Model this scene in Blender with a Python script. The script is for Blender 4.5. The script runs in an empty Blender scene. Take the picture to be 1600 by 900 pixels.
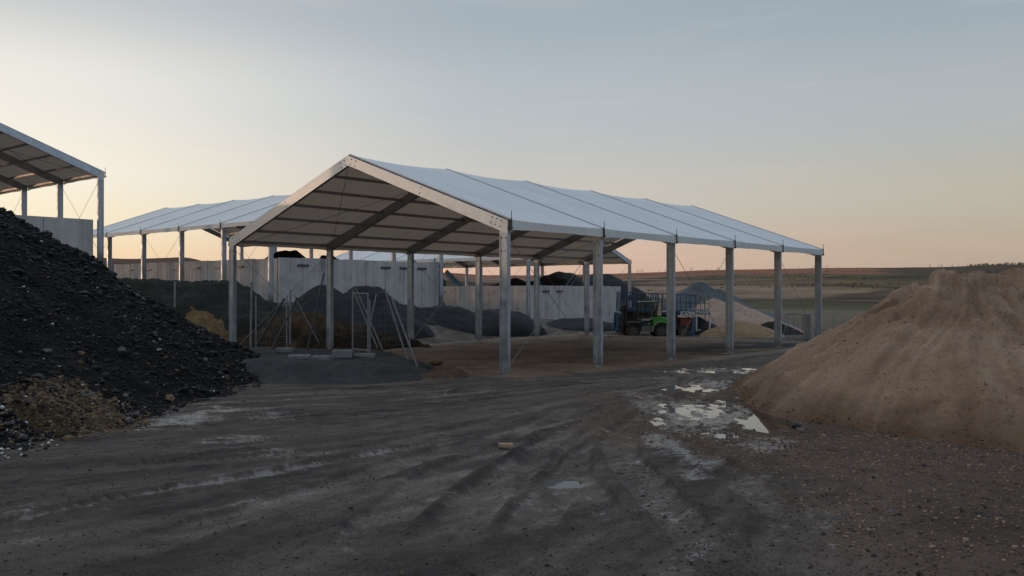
import bpy, math, random
import numpy as np
from mathutils import Vector, Matrix

random.seed(7)
rng = np.random.default_rng(11)
sc = bpy.context.scene
C = sc.collection

# ------------------------------------------------------------------ survey data
F = 1424.0            # focal length in photo pixels (1600 wide)
CAM_H = 2.667
HOR = 457.0

def gp(px, py, z=0.0):
    """survey: where the sight line through a photo point meets height z"""
    Y = (CAM_H - z) * F / (py - HOR)
    return ((px - 800) / F * Y, Y)

def at(px, py, Y):
    return Vector(((px - 800) / F * Y, Y, CAM_H + (HOR - py) / F * Y))

# ------------------------------------------------------------------ noise
def _hash(ix, iy, seed):
    h = (ix * 374761393 + iy * 668265263 + seed * 1442695041) & 0xFFFFFFFF
    h = ((h ^ (h >> 13)) * 1274126177) & 0xFFFFFFFF
    h = ((h ^ (h >> 16)) * 2246822519) & 0xFFFFFFFF
    return (h & 0xFFFFFF) / float(0xFFFFFF)

def vnoise(x, y, seed=0):
    x = np.asarray(x, float); y = np.asarray(y, float)
    ix = np.floor(x).astype(np.int64); iy = np.floor(y).astype(np.int64)
    fx = x - ix; fy = y - iy
    u = fx * fx * fx * (fx * (fx * 6 - 15) + 10); v = fy * fy * fy * (fy * (fy * 6 - 15) + 10)
    a = _hash(ix, iy, seed); b = _hash(ix + 1, iy, seed)
    c = _hash(ix, iy + 1, seed); d = _hash(ix + 1, iy + 1, seed)
    return (a + (b - a) * u) * (1 - v) + (c + (d - c) * u) * v

def fbm(x, y, octv=4, seed=0, gain=.5):
    t = 0; amp = 1; tot = 0
    for o in range(octv):
        t = t + amp * (vnoise(x * 2 ** o + 17.3 * o, y * 2 ** o - 9.1 * o, seed + o) - .5)
        tot += amp; amp *= gain
    return t / tot * 2      # about -1..1

def sstep(x, a, b):
    t = np.clip((x - a) / (b - a), 0, 1)
    return t * t * (3 - 2 * t)

# ------------------------------------------------------------------ materials
def new_mat(name):
    m = bpy.data.materials.new(name); m.use_nodes = True
    nt = m.node_tree
    b = nt.nodes['Principled BSDF']
    return m, nt, b

def N(nt, t, **kw):
    n = nt.nodes.new(t)
    for k, v in kw.items():
        if k in n.inputs.keys(): n.inputs[k].default_value = v
        else: setattr(n, k, v)
    return n

def ramp(nt, stops, interp='LINEAR'):
    r = nt.nodes.new('ShaderNodeValToRGB')
    e = r.color_ramp.elements
    r.color_ramp.interpolation = interp
    while len(e) > 1: e.remove(e[-1])
    e[0].position = stops[0][0]; c = stops[0][1]; e[0].color = (*c, 1) if not isinstance(c, (int, float)) else (c, c, c, 1)
    for p, c in stops[1:]:
        x = e.new(p); x.color = (*c, 1) if not isinstance(c, (int, float)) else (c, c, c, 1)
    return r

def mixc(nt, fac, a, b, blend='MIX'):
    m = nt.nodes.new('ShaderNodeMix'); m.data_type = 'RGBA'; m.blend_type = blend
    for s, v in ((0, fac), (6, a), (7, b)):
        if hasattr(v, 'links'): nt.links.new(v, m.inputs[s])
        elif isinstance(v, (int, float)): m.inputs[s].default_value = v
        else: m.inputs[s].default_value = (*v, 1)
    return m.outputs[2]

def math_(nt, op, a, b=None, clamp=False):
    m = nt.nodes.new('ShaderNodeMath'); m.operation = op; m.use_clamp = clamp
    for i, v in ((0, a), (1, b)):
        if v is None: continue
        if hasattr(v, 'links'): nt.links.new(v, m.inputs[i])
        else: m.inputs[i].default_value = v
    return m.outputs[0]

def noise_tex(nt, scale, detail=4, rough=.55, vec=None, dist=0.0):
    n = nt.nodes.new('ShaderNodeTexNoise')
    n.inputs['Scale'].default_value = scale; n.inputs['Detail'].default_value = detail
    n.inputs['Roughness'].default_value = rough; n.inputs['Distortion'].default_value = dist
    if vec is not None: nt.links.new(vec, n.inputs['Vector'])
    return n

def objcoord(nt, world=True, scale=None, rot=0):
    if world:
        g = nt.nodes.new('ShaderNodeNewGeometry').outputs['Position']
    else:
        g = nt.nodes.new('ShaderNodeTexCoord').outputs['Object']
    if scale:
        mp = nt.nodes.new('ShaderNodeMapping'); nt.links.new(g, mp.inputs[0])
        mp.inputs['Scale'].default_value = scale; mp.inputs['Rotation'].default_value = (0, 0, rot)
        return mp.outputs[0]
    return g

def bump(nt, b, height, strength=.5, dist=.05):
    bn = nt.nodes.new('ShaderNodeBump'); bn.inputs['Strength'].default_value = strength
    bn.inputs['Distance'].default_value = dist
    nt.links.new(height, bn.inputs['Height']); nt.links.new(bn.outputs[0], b.inputs['Normal'])
    return bn

def simple(name, col, rough=.5, metal=0., var=.15, scale=3., bumpv=0., spec=.5, world=False, dirt=0.):
    """a procedural material: base colour broken up by two noises, uneven roughness"""
    m, nt, b = new_mat(name)
    co = objcoord(nt, world)
    n1 = noise_tex(nt, scale, 5, .6, co); n2 = noise_tex(nt, scale * 7, 3, .6, co)
    f = math_(nt, 'ADD', math_(nt, 'MULTIPLY', n1.outputs[0], .65), math_(nt, 'MULTIPLY', n2.outputs[0], .35))
    lo = tuple(c * (1 - var * 2) for c in col); hi = tuple(min(1, c * (1 + var * 2)) for c in col)
    r = ramp(nt, [(.3, lo), (.5, col), (.7, hi)]); nt.links.new(f, r.inputs[0])
    cc = r.outputs[0]
    if dirt:
        dn = noise_tex(nt, scale * 1.7, 6, .7, co, .5); dr = ramp(nt, [(.42, 0.), (.62, dirt)]); nt.links.new(dn.outputs[0], dr.inputs[0])
        cc = mixc(nt, dr.outputs[0], cc, (.085, .066, .048))
    nt.links.new(cc, b.inputs['Base Color'])
    rr = ramp(nt, [(.3, max(.03, rough - .12)), (.7, min(1, rough + .12))]); nt.links.new(f, rr.inputs[0])
    nt.links.new(rr.outputs[0], b.inputs['Roughness'])
    b.inputs['Metallic'].default_value = metal
    b.inputs['Specular IOR Level'].default_value = spec
    if bumpv: bump(nt, b, n2.outputs[0], bumpv, .02)
    return m

def granular(name, cols, s1=.6, s2=9., s3=40., rough=.9, bs=.8, bd=.06, spec=.25, streak=None):
    """loose material: large patches, clumps and grains"""
    m, nt, b = new_mat(name)
    co = objcoord(nt)
    n1 = noise_tex(nt, s1, 4, .6, co, .6); n2 = noise_tex(nt, s2, 5, .65, co); n3 = noise_tex(nt, s3, 3, .7, co)
    v = nt.nodes.new('ShaderNodeTexVoronoi'); v.inputs['Scale'].default_value = s3 * .6; nt.links.new(co, v.inputs['Vector'])
    f = math_(nt, 'ADD', math_(nt, 'MULTIPLY', n1.outputs[0], .5), math_(nt, 'MULTIPLY', n2.outputs[0], .3))
    f = math_(nt, 'ADD', f, math_(nt, 'MULTIPLY', n3.outputs[0], .2))
    k = len(cols)
    r = ramp(nt, [(.36 + .28 * i / (k - 1), cols[i]) for i in range(k)]); nt.links.new(f, r.inputs[0])
    sp = ramp(nt, [(.2, .72), (.8, 1.25)]); nt.links.new(v.outputs['Color'], sp.inputs[0])
    c = mixc(nt, 1., r.outputs[0], sp.outputs[0], 'MULTIPLY')
    nt.links.new(c, b.inputs['Base Color'])
    b.inputs['Roughness'].default_value = rough; b.inputs['Specular IOR Level'].default_value = spec
    h = math_(nt, 'ADD', math_(nt, 'MULTIPLY', n2.outputs[0], .6), math_(nt, 'MULTIPLY', n3.outputs[0], .4))
    h = math_(nt, 'SUBTRACT', h, math_(nt, 'MULTIPLY', v.outputs['Distance'], .25))
    bump(nt, b, h, bs, bd)
    return m

M = {}
def post_mat():
    m, nt, b = new_mat('galvanised_post')
    co = objcoord(nt, False); n1 = noise_tex(nt, 2.2, 5, .6, co); n2 = noise_tex(nt, 14, 4, .7, co)
    mp = nt.nodes.new('ShaderNodeMapping'); nt.links.new(co, mp.inputs[0]); mp.inputs['Scale'].default_value = (6, 6, .35)
    n3 = noise_tex(nt, 1.5, 4, .6, mp.outputs[0])
    f = math_(nt, 'ADD', math_(nt, 'MULTIPLY', n1.outputs[0], .5), math_(nt, 'MULTIPLY', n3.outputs[0], .5))
    r = ramp(nt, [(.33, (.21, .24, .275)), (.5, (.33, .37, .41)), (.66, (.42, .455, .49))]); nt.links.new(f, r.inputs[0])
    sx = nt.nodes.new('ShaderNodeSeparateXYZ'); nt.links.new(co, sx.inputs[0])
    q = math_(nt, 'ADD', sx.outputs[2], math_(nt, 'MULTIPLY', math_(nt, 'SUBTRACT', n2.outputs[0], .5), -1.3))
    d = ramp(nt, [(.10, .85), (.55, 0.)]); nt.links.new(q, d.inputs[0])
    c = mixc(nt, d.outputs[0], r.outputs[0], (.10, .075, .055)); nt.links.new(c, b.inputs['Base Color'])
    nt.links.new(math_(nt, 'MULTIPLY', math_(nt, 'SUBTRACT', 1., d.outputs[0]), .72), b.inputs['Metallic'])
    rr = ramp(nt, [(.35, .34), (.65, .55)]); nt.links.new(n1.outputs[0], rr.inputs[0]); nt.links.new(math_(nt, 'ADD', rr.outputs[0], math_(nt, 'MULTIPLY', d.outputs[0], .35)), b.inputs['Roughness'])
    bump(nt, b, n2.outputs[0], .1, .01)
    return m
M['post'] = post_mat()
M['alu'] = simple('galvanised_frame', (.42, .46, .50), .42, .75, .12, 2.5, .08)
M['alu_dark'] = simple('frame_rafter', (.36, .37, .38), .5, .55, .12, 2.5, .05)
M['steel'] = simple('dark_steel', (.06, .065, .07), .5, .6, .2, 5, .1)
M['plate'] = simple('base_plate_steel', (.3, .3, .3), .5, .6, .25, 8, .2)
M['seam'] = simple('roof_seam', (.40, .42, .44), .5, .3, .1, 4)
M['cable'] = simple('cable_steel', (.2, .2, .2), .5, .5, .1, 5)
M['post_galv'] = simple('fence_galvanised', (.22, .24, .25), .5, .6, .15, 4, .1)
M['wire'] = simple('fence_wire', (.2, .22, .23), .5, .5, .1, 5)
M['slab'] = simple('slab_concrete', (.15, .155, .155), .85, 0, .18, 3, .3)
M['white_stone'] = simple('pale_stone', (.5, .49, .46), .8, 0, .15, 6, .4)
M['crumb'] = simple('brown_mud_crumb', (.085, .07, .058), .9, 0, .3, 3, .3, .1, True)
M['brick'] = simple('tan_brick', (.34, .24, .16), .85, 0, .15, 8, .4)
M['tyre'] = simple('tyre_rubber', (.018, .018, .018), .8, 0, .2, 8, .3, dirt=0.7)
M['rim'] = simple('wheel_rim', (.10, .10, .09), .6, .3, .3, 6, .1, dirt=0.7)
M['green'] = simple('green_paint', (.035, .38, .055), .38, 0, .12, 4, .03, dirt=0.55)
M['green_pale'] = simple('pale_green_fender', (.22, .36, .2), .5, 0, .15, 4, .03, dirt=0.5)
M['black'] = simple('black_machine', (.02, .021, .022), .5, 0, .25, 5, .1, dirt=0.5)
M['grey_box'] = simple('grey_step_box', (.2, .21, .2), .6, .2, .2, 5, .1, dirt=0.4)
M['cream'] = simple('cream_panel', (.55, .5, .36), .6, 0, .12, 3, .05, dirt=0.35)
M['white'] = simple('white_paint', (.62, .6, .54), .5, 0, .12, 4, .05, dirt=0.4)
M['blue'] = simple('blue_paint', (.02, .088, .165), .42, 0, .2, 4, .05, dirt=0.4)
M['blue_dark'] = simple('dark_blue_paint', (.008, .03, .075), .45, 0, .2, 4, .05, dirt=0.5)
M['red'] = simple('red_paint', (.22, .025, .018), .5, 0, .25, 4, .05, dirt=0.5)
M['lettering'] = simple('white_lettering', (.75, .78, .8), .5, 0, .03, 4)
M['belt_blue'] = simple('conveyor_blue', (.07, .22, .33), .5, 0, .15, 2, .05)
M['bark'] = simple('bark', (.05, .035, .025), .9, 0, .2, 4, .3)
M['needles'] = simple('pine_needles', (.03, .04, .02), .8, 0, .3, 2)
M['twigs_dark'] = simple('dark_scrub', (.045, .036, .022), .9, 0, .3, .2, world=True)
M['twigs'] = simple('bare_twigs', (.11, .06, .04), .85, 0, .3, 2)

def glint_mat():
    m, nt, b = new_mat('amber_glint')
    b.inputs['Base Color'].default_value = (.9, .35, .08, 1)
    b.inputs['Emission Color'].default_value = (1, .32, .08, 1)
    n = noise_tex(nt, 6)
    nt.links.new(math_(nt, 'MULTIPLY', n.outputs[0], 4.0), b.inputs['Emission Strength'])  # glow stands in for the sunset reflecting off the machine
    return m
M['amber'] = glint_mat()

def membrane():
    m, nt, b = new_mat('white_pvc_membrane')
    co = objcoord(nt, False)
    n1 = noise_tex(nt, .5, 5, .6, co); 
    mp = nt.nodes.new('ShaderNodeMapping'); nt.links.new(co, mp.inputs[0]); mp.inputs['Scale'].default_value = (2.2, .12, .12)
    n2 = noise_tex(nt, 1.5, 4, .6, mp.outputs[0])
    f = math_(nt, 'ADD', math_(nt, 'MULTIPLY', n1.outputs[0], .5), math_(nt, 'MULTIPLY', n2.outputs[0], .5))
    r = ramp(nt, [(.28, (.50, .535, .55)), (.5, (.62, .66, .67)), (.75, (.66, .70, .71))]); nt.links.new(f, r.inputs[0])
    nt.links.new(r.outputs[0], b.inputs['Base Color'])
    b.inputs['Roughness'].default_value = .55
    b.inputs['Specular IOR Level'].default_value = .3
    t = nt.nodes.new('ShaderNodeBsdfTranslucent'); t.inputs[0].default_value = (.75, .58, .43, 1)
    mx = nt.nodes.new('ShaderNodeMixShader'); mx.inputs[0].default_value = .13
    nt.links.new(b.outputs[0], mx.inputs[1]); nt.links.new(t.outputs[0], mx.inputs[2])
    nt.links.new(mx.outputs[0], nt.nodes['Material Output'].inputs[0])
    bump(nt, b, n2.outputs[0], .3, .06)
    return m
M['pvc'] = membrane()

def concrete():
    m, nt, b = new_mat('precast_concrete')
    co = objcoord(nt)
    n1 = noise_tex(nt, .7, 6, .6, co, .4)
    mp = nt.nodes.new('ShaderNodeMapping'); nt.links.new(co, mp.inputs[0]); mp.inputs['Scale'].default_value = (2.5, 2.5, .25)
    n2 = noise_tex(nt, 1.0, 5, .65, mp.outputs[0])
    n3 = noise_tex(nt, 12, 4, .7, co)
    f = math_(nt, 'ADD', math_(nt, 'MULTIPLY', n1.outputs[0], .4), math_(nt, 'MULTIPLY', n2.outputs[0], .45))
    f = math_(nt, 'ADD', f, math_(nt, 'MULTIPLY', n3.outputs[0], .15))
    r = ramp(nt, [(.33, (.15, .148, .143)), (.44, (.34, .335, .325)), (.57, (.43, .425, .415)), (.7, (.49, .485, .475))])
    nt.links.new(f, r.inputs[0]); nt.links.new(r.outputs[0], b.inputs['Base Color'])
    b.inputs['Roughness'].default_value = .8; b.inputs['Specular IOR Level'].default_value = .3
    bump(nt, b, n3.outputs[0], .2, .02)
    return m
M['concrete'] = concrete()

M['black_heap'] = granular('black_spoil', [(.004, .004, .0042), (.008, .008, .0085), (.014, .0135, .013), (.022, .019, .017)], .35, 6, 28, .9, 1., .1, .08)
M['rock_black'] = simple('black_rock', (.011, .011, .0118), .6, 0, .35, 4, .3, .16, True)
M['rock_grey'] = simple('grey_rock', (.06, .062, .063), .55, 0, .3, 5, .3, .35, True)
M['rock_pale'] = simple('pale_rock', (.42, .42, .42), .6, 0, .25, 6, .3, .5, True)
M['rock_tan'] = simple('tan_rock', (.115, .08, .043), .8, 0, .4, 5, .3, .3, True)
M['gravel_tan'] = granular('yellow_gravel', [(.012, .010, .008), (.04, .028, .015), (.08, .054, .026), (.13, .095, .055)], .9, 12, 45, .9, 1., .06)
M['sand'] = granular('sand', [(.15, .098, .060), (.20, .133, .084), (.25, .172, .112), (.29, .205, .14)], .3, 5, 60, .95, .45, .04, .2)
def sand_mat():
    m, nt, b = new_mat('heaped_sand')
    co = objcoord(nt)
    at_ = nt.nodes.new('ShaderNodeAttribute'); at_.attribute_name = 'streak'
    n1 = noise_tex(nt, .4, 5, .6, co, .8); n3 = noise_tex(nt, 45, 3, .7, co); n2 = noise_tex(nt, 7, 4, .6, co)
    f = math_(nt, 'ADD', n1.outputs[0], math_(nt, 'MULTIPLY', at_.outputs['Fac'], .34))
    f = math_(nt, 'ADD', f, math_(nt, 'MULTIPLY', math_(nt, 'SUBTRACT', n2.outputs[0], .5), .25))
    r = ramp(nt, [(.2, (.155, .101, .066)), (.42, (.225, .150, .101)), (.58, (.275, .190, .131)), (.8, (.345, .248, .177))]); nt.links.new(f, r.inputs[0])
    # the damp foot of the heap, where yard water soaks in
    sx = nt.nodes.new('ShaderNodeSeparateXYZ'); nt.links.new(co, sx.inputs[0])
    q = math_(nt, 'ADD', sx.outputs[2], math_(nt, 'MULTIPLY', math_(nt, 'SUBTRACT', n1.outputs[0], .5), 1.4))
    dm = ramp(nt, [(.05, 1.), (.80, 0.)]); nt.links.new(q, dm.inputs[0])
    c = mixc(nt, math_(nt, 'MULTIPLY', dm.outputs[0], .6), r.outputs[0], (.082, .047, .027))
    g = ramp(nt, [(.3, .7), (.7, 1.3)]); nt.links.new(n3.outputs[0], g.inputs[0])
    c = mixc(nt, .8, c, g.outputs[0], 'MULTIPLY')
    nt.links.new(c, b.inputs['Base Color']); b.inputs['Roughness'].default_value = .95; b.inputs['Specular IOR Level'].default_value = .12
    h = math_(nt, 'ADD', math_(nt, 'MULTIPLY', n2.outputs[0], .7), math_(nt, 'MULTIPLY', n3.outputs[0], .3))
    bump(nt, b, h, 1., .09)
    return m
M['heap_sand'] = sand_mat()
M['grey_heap'] = granular('black_grit', [(.0075, .0085, .010), (.012, .0135, .0155), (.02, .0215, .0235)], .4, 5, 25, .85, .5, .08, .3)
M['blue_heap'] = granular('blue_grey_grit', [(.045, .055, .062), (.065, .078, .086), (.085, .1, .108)], .25, 3, 20, .9, .4, .06, .3)
M['beige_heap'] = granular('beige_sand', [(.22, .165, .125), (.28, .205, .155), (.32, .24, .185)], .3, 4, 30, .95, .3, .05, .2)
M['tan_heap'] = granular('tan_sand', [(.17, .115, .07), (.22, .15, .09), (.26, .18, .115)], .4, 5, 30, .95, .5, .06, .2)
M['earth'] = granular('brown_earth', [(.045, .03, .018), (.08, .055, .033), (.13, .095, .062)], .7, 8, 35, .95, .9, .08, .2)
M['berm'] = granular('dark_grit', [(.018, .020, .0205), (.029, .031, .031), (.045, .046, .044)], .6, 6, 45, .9, .5, .05, .3)
M['bank_black'] = granular('scrubby_black_bank', [(.010, .012, .011), (.02, .022, .018), (.034, .034, .024)], .7, 7, 30, .95, .9, .1, .2)
M['scrub'] = granular('scrubby_brown_bank', [(.014, .014, .011), (.028, .023, .016), (.05, .036, .022), (.085, .058, .032)], .5, 5, 25, .95, .9, .1, .1)
M['ochre'] = granular('ochre_earth', [(.09, .055, .025), (.14, .088, .042), (.18, .12, .06)], .6, 6, 30, .95, .8, .08, .2)

# ------------------------------------------------------------------ mesh collecting
class MB:
    def __init__(s): s.v = []; s.f = []; s.mi = []
    def add(s, vs, fs, mi=0):
        o = len(s.v); s.v += [tuple(v) for v in vs]; s.f += [tuple(i + o for i in f) for f in fs]; s.mi += [mi] * len(fs)
    def box(s, c, d, R=None, mi=0, taper=1.0):
        x, y, z = d[0] / 2, d[1] / 2, d[2] / 2
        vs = []
        for k in (-1, 1):
            t = taper if k == 1 else 1
            for i, j in ((-1, -1), (1, -1), (1, 1), (-1, 1)): vs.append(Vector((i * x * t, j * y * t, k * z)))
        if R is not None: vs = [R @ v for v in vs]
        vs = [v + Vector(c) for v in vs]
        s.add(vs, [(0, 3, 2, 1), (4, 5, 6, 7), (0, 1, 5, 4), (1, 2, 6, 5), (2, 3, 7, 6), (3, 0, 4, 7)], mi)
    def bar(s, p, q, w, h, up=(0, 0, 1), mi=0):
        """box beam from p to q: w across, h along 'up'"""
        p = Vector(p); q = Vector(q); d = (q - p); L = d.length; d.normalize()
        side = d.cross(Vector(up))
        if side.length < 1e-5: side = d.cross(Vector((0, 1, 0)))
        side.normalize(); u = side.cross(d)
        R = Matrix((d, side, u)).transposed()
        s.box((p + q) / 2, (L, w, h), R, mi)
    def tube(s, p, q, r, n=8, mi=0, r2=None):
        p = Vector(p); q = Vector(q); d = (q - p).normalized()
        a = d.orthogonal().normalized(); b = d.cross(a)
        r2 = r if r2 is None else r2
        vs = [p + (a * math.cos(t) + b * math.sin(t)) * r for t in [2 * math.pi * i / n for i in range(n)]]
        vs += [q + (a * math.cos(t) + b * math.sin(t)) * r2 for t in [2 * math.pi * i / n for i in range(n)]]
        fs = [(i, (i + 1) % n, n + (i + 1) % n, n + i) for i in range(n)] + [tuple(range(n))[::-1], tuple(range(n, 2 * n))]
        s.add(vs, fs, mi)
    def prism(s, pts, y0, y1, mi=0):
        """side profile pts (x,z), extruded along y"""
        n = len(pts)
        vs = [(x, y0, z) for x, z in pts] + [(x, y1, z) for x, z in pts]
        s.add(vs, [tuple(range(n)), tuple(range(n, 2 * n))[::-1]] + [(i, n + i, n + (i + 1) % n, (i + 1) % n) for i in range(n)], mi)
    def build(s, name, mat, parent=None, bevel=0, smooth=False):
        me = bpy.data.meshes.new(name); me.from_pydata(s.v, [], s.f)
        for m in (mat if isinstance(mat, (list, tuple)) else [mat]): me.materials.append(m)
        if len(set(s.mi)) > 1: me.polygons.foreach_set('material_index', s.mi)
        if smooth: me.polygons.foreach_set('use_smooth', [True] * len(me.polygons))
        import bmesh
        bm = bmesh.new(); bm.from_mesh(me); bmesh.ops.recalc_face_normals(bm, faces=bm.faces)
        bm.to_mesh(me); bm.free()
        me.update()
        o = bpy.data.objects.new(name, me); C.objects.link(o)
        if parent: o.parent = parent
        if bevel:
            md = o.modifiers.new('bevel', 'BEVEL'); md.width = bevel; md.segments = 2; md.limit_method = 'ANGLE'
        return o

def tag(o, label=None, cat=None, group=None, kind=None):
    if label: o['label'] = label
    if cat: o['category'] = cat
    if group: o['group'] = group
    if kind: o['kind'] = kind
    return o

def empty(name, loc, rz=0, label=None, cat=None, group=None):
    o = bpy.data.objects.new(name, None); C.objects.link(o)
    o.empty_display_size = .3
    o.location = loc; o.rotation_euler = (0, 0, rz)
    return tag(o, label, cat, group)

def raw_mesh(name, V, Q, mat, smooth=True, attrs=None, parent=None, mi=None):
    """numpy arrays -> mesh object; Q: (n,k) index array"""
    me = bpy.data.meshes.new(name)
    V = np.ascontiguousarray(V, np.float32); Q = np.ascontiguousarray(Q, np.int32)
    k = Q.shape[1]
    me.vertices.add(len(V)); me.vertices.foreach_set('co', V.ravel())
    me.loops.add(Q.size); me.loops.foreach_set('vertex_index', Q.ravel())
    me.polygons.add(len(Q)); me.polygons.foreach_set('loop_start', np.arange(0, Q.size, k, dtype=np.int32))
    me.polygons.foreach_set('loop_total', np.full(len(Q), k, np.int32))
    for m in (mat if isinstance(mat, (list, tuple)) else [mat]): me.materials.append(m)
    if mi is not None: me.polygons.foreach_set('material_index', np.asarray(mi, np.int32))
    me.polygons.foreach_set('use_smooth', np.full(len(Q), smooth, bool))
    me.update(calc_edges=True); me.validate()
    if attrs:
        for nme, a in attrs.items():
            at_ = me.attributes.new(nme, 'FLOAT', 'POINT'); at_.data.foreach_set('value', np.asarray(a, np.float32).ravel())
    o = bpy.data.objects.new(name, me); C.objects.link(o)
    if parent: o.parent = parent
    return o

def grid_quads(nr, nc):
    i = np.arange(nr * nc).reshape(nr, nc)
    return np.stack([i[:-1, :-1], i[:-1, 1:], i[1:, 1:], i[1:, :-1]], -1).reshape(-1, 4)

# ------------------------------------------------------------------ layout frame: tents stand square to each other
YAW = math.radians(50.12)
A2 = np.array([math.cos(YAW), math.sin(YAW)])          # along the main tent
G2 = np.array([-math.sin(YAW), math.cos(YAW)])         # across it, away to the left
P1 = np.array([-.092, 27.76])
L1 = P1 + G2 * 14.9
H, RIDGE, W, BAY, NB = 4.89, 7.58, 14.9, 5.0, 5

def ag(X, Y):
    dx, dy = X - L1[0], Y - L1[1]
    return dx * A2[0] + dy * A2[1], dx * G2[0] + dy * G2[1]

# ------------------------------------------------------------------ ground
def seg_dist(X, Y, pts):
    """distance to a polyline and arc length along it"""
    best = np.full(X.shape, 1e9); arc = np.zeros(X.shape); s0 = 0
    for (x0, y0), (x1, y1) in zip(pts[:-1], pts[1:]):
        dx, dy = x1 - x0, y1 - y0; L = math.hypot(dx, dy)
        t = np.clip(((X - x0) * dx + (Y - y0) * dy) / (L * L), 0, 1)
        d = np.hypot(X - x0 - t * dx, Y - y0 - t * dy)
        m = d < best
        best = np.where(m, d, best); arc = np.where(m, s0 + t * L, arc); s0 += L
    return best, arc

def smooth_poly(pts, n=3):
    for _ in range(n):
        q = [pts[0]]
        for a, b in zip(pts[:-1], pts[1:]):
            q += [(a[0] * .75 + b[0] * .25, a[1] * .75 + b[1] * .25), (a[0] * .25 + b[0] * .75, a[1] * .25 + b[1] * .75)]
        q.append(pts[-1]); pts = q
    return pts

TRACKS = [  # points surveyed on the ground, tread width, depth, wetness
    ([(540, 890), (600, 805), (690, 742), (800, 692), (900, 645), (1000, 604), (1110, 580)], .42, .05, .25),
    ([(800, 895), (845, 800), (850, 740), (838, 708), (900, 655), (1000, 612), (1090, 590)], .40, .05, .3),
    ([(960, 850), (915, 775), (880, 740), (900, 690), (980, 640), (1050, 610), (1150, 585)], .40, .06, .3),
    ([(1420, 890), (1300, 850), (1200, 785), (1125, 725), (1050, 685), (1040, 640), (1110, 610)], .35, .06, .55),
    ([(-60, 835), (0, 820), (130, 790), (260, 765), (420, 742), (560, 715), (720, 690)], .22, .06, .7),
    ([(150, 880), (300, 825), (420, 792), (600, 735), (800, 678), (950, 622), (1050, 590)], .40, .05, .25),
    ([(-60, 770), (120, 738), (280, 725), (450, 715), (640, 690), (840, 640), (960, 605)], .38, .04, .3),
    ([(1100, 850), (1050, 800), (1000, 745), (960, 700), (980, 660), (1060, 625), (1180, 590)], .38, .05, .35),
    ([(700, 850), (740, 790), (800, 740), (870, 690), (950, 640), (1040, 600)], .4, .045, .25),
]
TRACKS = [(smooth_poly([gp(*p) for p in t]), w, d, k) for t, w, d, k in TRACKS]
# damp, shining patches: photo survey (px, py, rx, ry) , strength
WETS = [(1085, 645, 75, 26, 1.15), (1040, 690, 40, 22, 1.0), (1085, 720, 40, 18, .8), (1010, 618, 60, 10, .75), (1160, 690, 60, 12, .75),
        (1120, 600, 60, 10, .85), (1215, 690, 60, 14, .8), (1060, 662, 50, 16, .95), (980, 735, 50, 12, .5),
        (290, 655, 70, 16, .95), (350, 640, 70, 10, .85), (390, 685, 70, 10, .8), (240, 668, 40, 8, .6), (470, 735, 60, 8, .6), (330, 690, 60, 6, .55),
        (120, 795, 110, 7, .5), (690, 612, 30, 6, .8), (700, 625, 50, 5, .6), (620, 810, 60, 26, .35), (690, 770, 60, 20, .35), (640, 720, 70, 14, .4),
        (870, 690, 70, 12, .4), (840, 790, 60, 30, .35), (1240, 760, 70, 22, .45), (1290, 820, 60, 20, .4),
        (1030, 805, 40, 14, .6), (1060, 700, 30, 30, .9), (1090, 745, 30, 20, .8), (1250, 790, 40, 16, .6), (1300, 850, 40, 16, .55), (1020, 635, 50, 22, .9), (1200, 700, 50, 10, .9), (430, 650, 80, 10, .8), (250, 640, 40, 8, .9), (560, 850, 30, 30, .45), (870, 820, 30, 26, .5), (940, 800, 20, 24, .5), (420, 705, 60, 8, .7), (520, 590, 110, 5, .55), (980, 655, 50, 14, .45), (60, 800, 80, 8, .5)]
PUDDLES = [(1184, 652, 40, 15, .3), (1090, 640, 34, 9, 1.1), (880, 755, 28, 5.5, .35), (1110, 579, 62, 2.6, .8), (1085, 606, 30, 4.5, 1.2), (1128, 634, 22, 7, 1.0),
           (1030, 658, 17, 4.5, .9), (1112, 677, 40, 4.0, 1.0), (683, 613, 13, 2.2, .9), (1178, 621, 26, 2.2, .8), (1160, 575, 40, 2.0, .8)]

def ell(px, py, rx, ry):
    x, y = gp(px, py)
    return x, y, rx * y / F, ry * y * y / (CAM_H * F)
WETS = [(*ell(*w[:4]), w[4]) for w in WETS]
PUDDLES = [(*ell(*w[:4]), w[4]) for w in PUDDLES]

def terrain(X, Y):
    """broad lie of the land"""
    al, d = ag(X, Y)
    top = np.interp(al, [0, 18, 34, 46, 60], [2.2, 2.0, .65, .0, -.05])
    z = top * sstep(d, 2.5, 11.5)
    z = z + 2.0 * sstep(-al, -9, 2) * sstep(d, 8, 17)
    z = z + .13 * np.exp(-((X - P1[0]) ** 2 + (Y - P1[1]) ** 2) / 9.)
    z = z - .1 * sstep(al, 25, 30) * sstep(-d, -2, 6)
    return z

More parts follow.
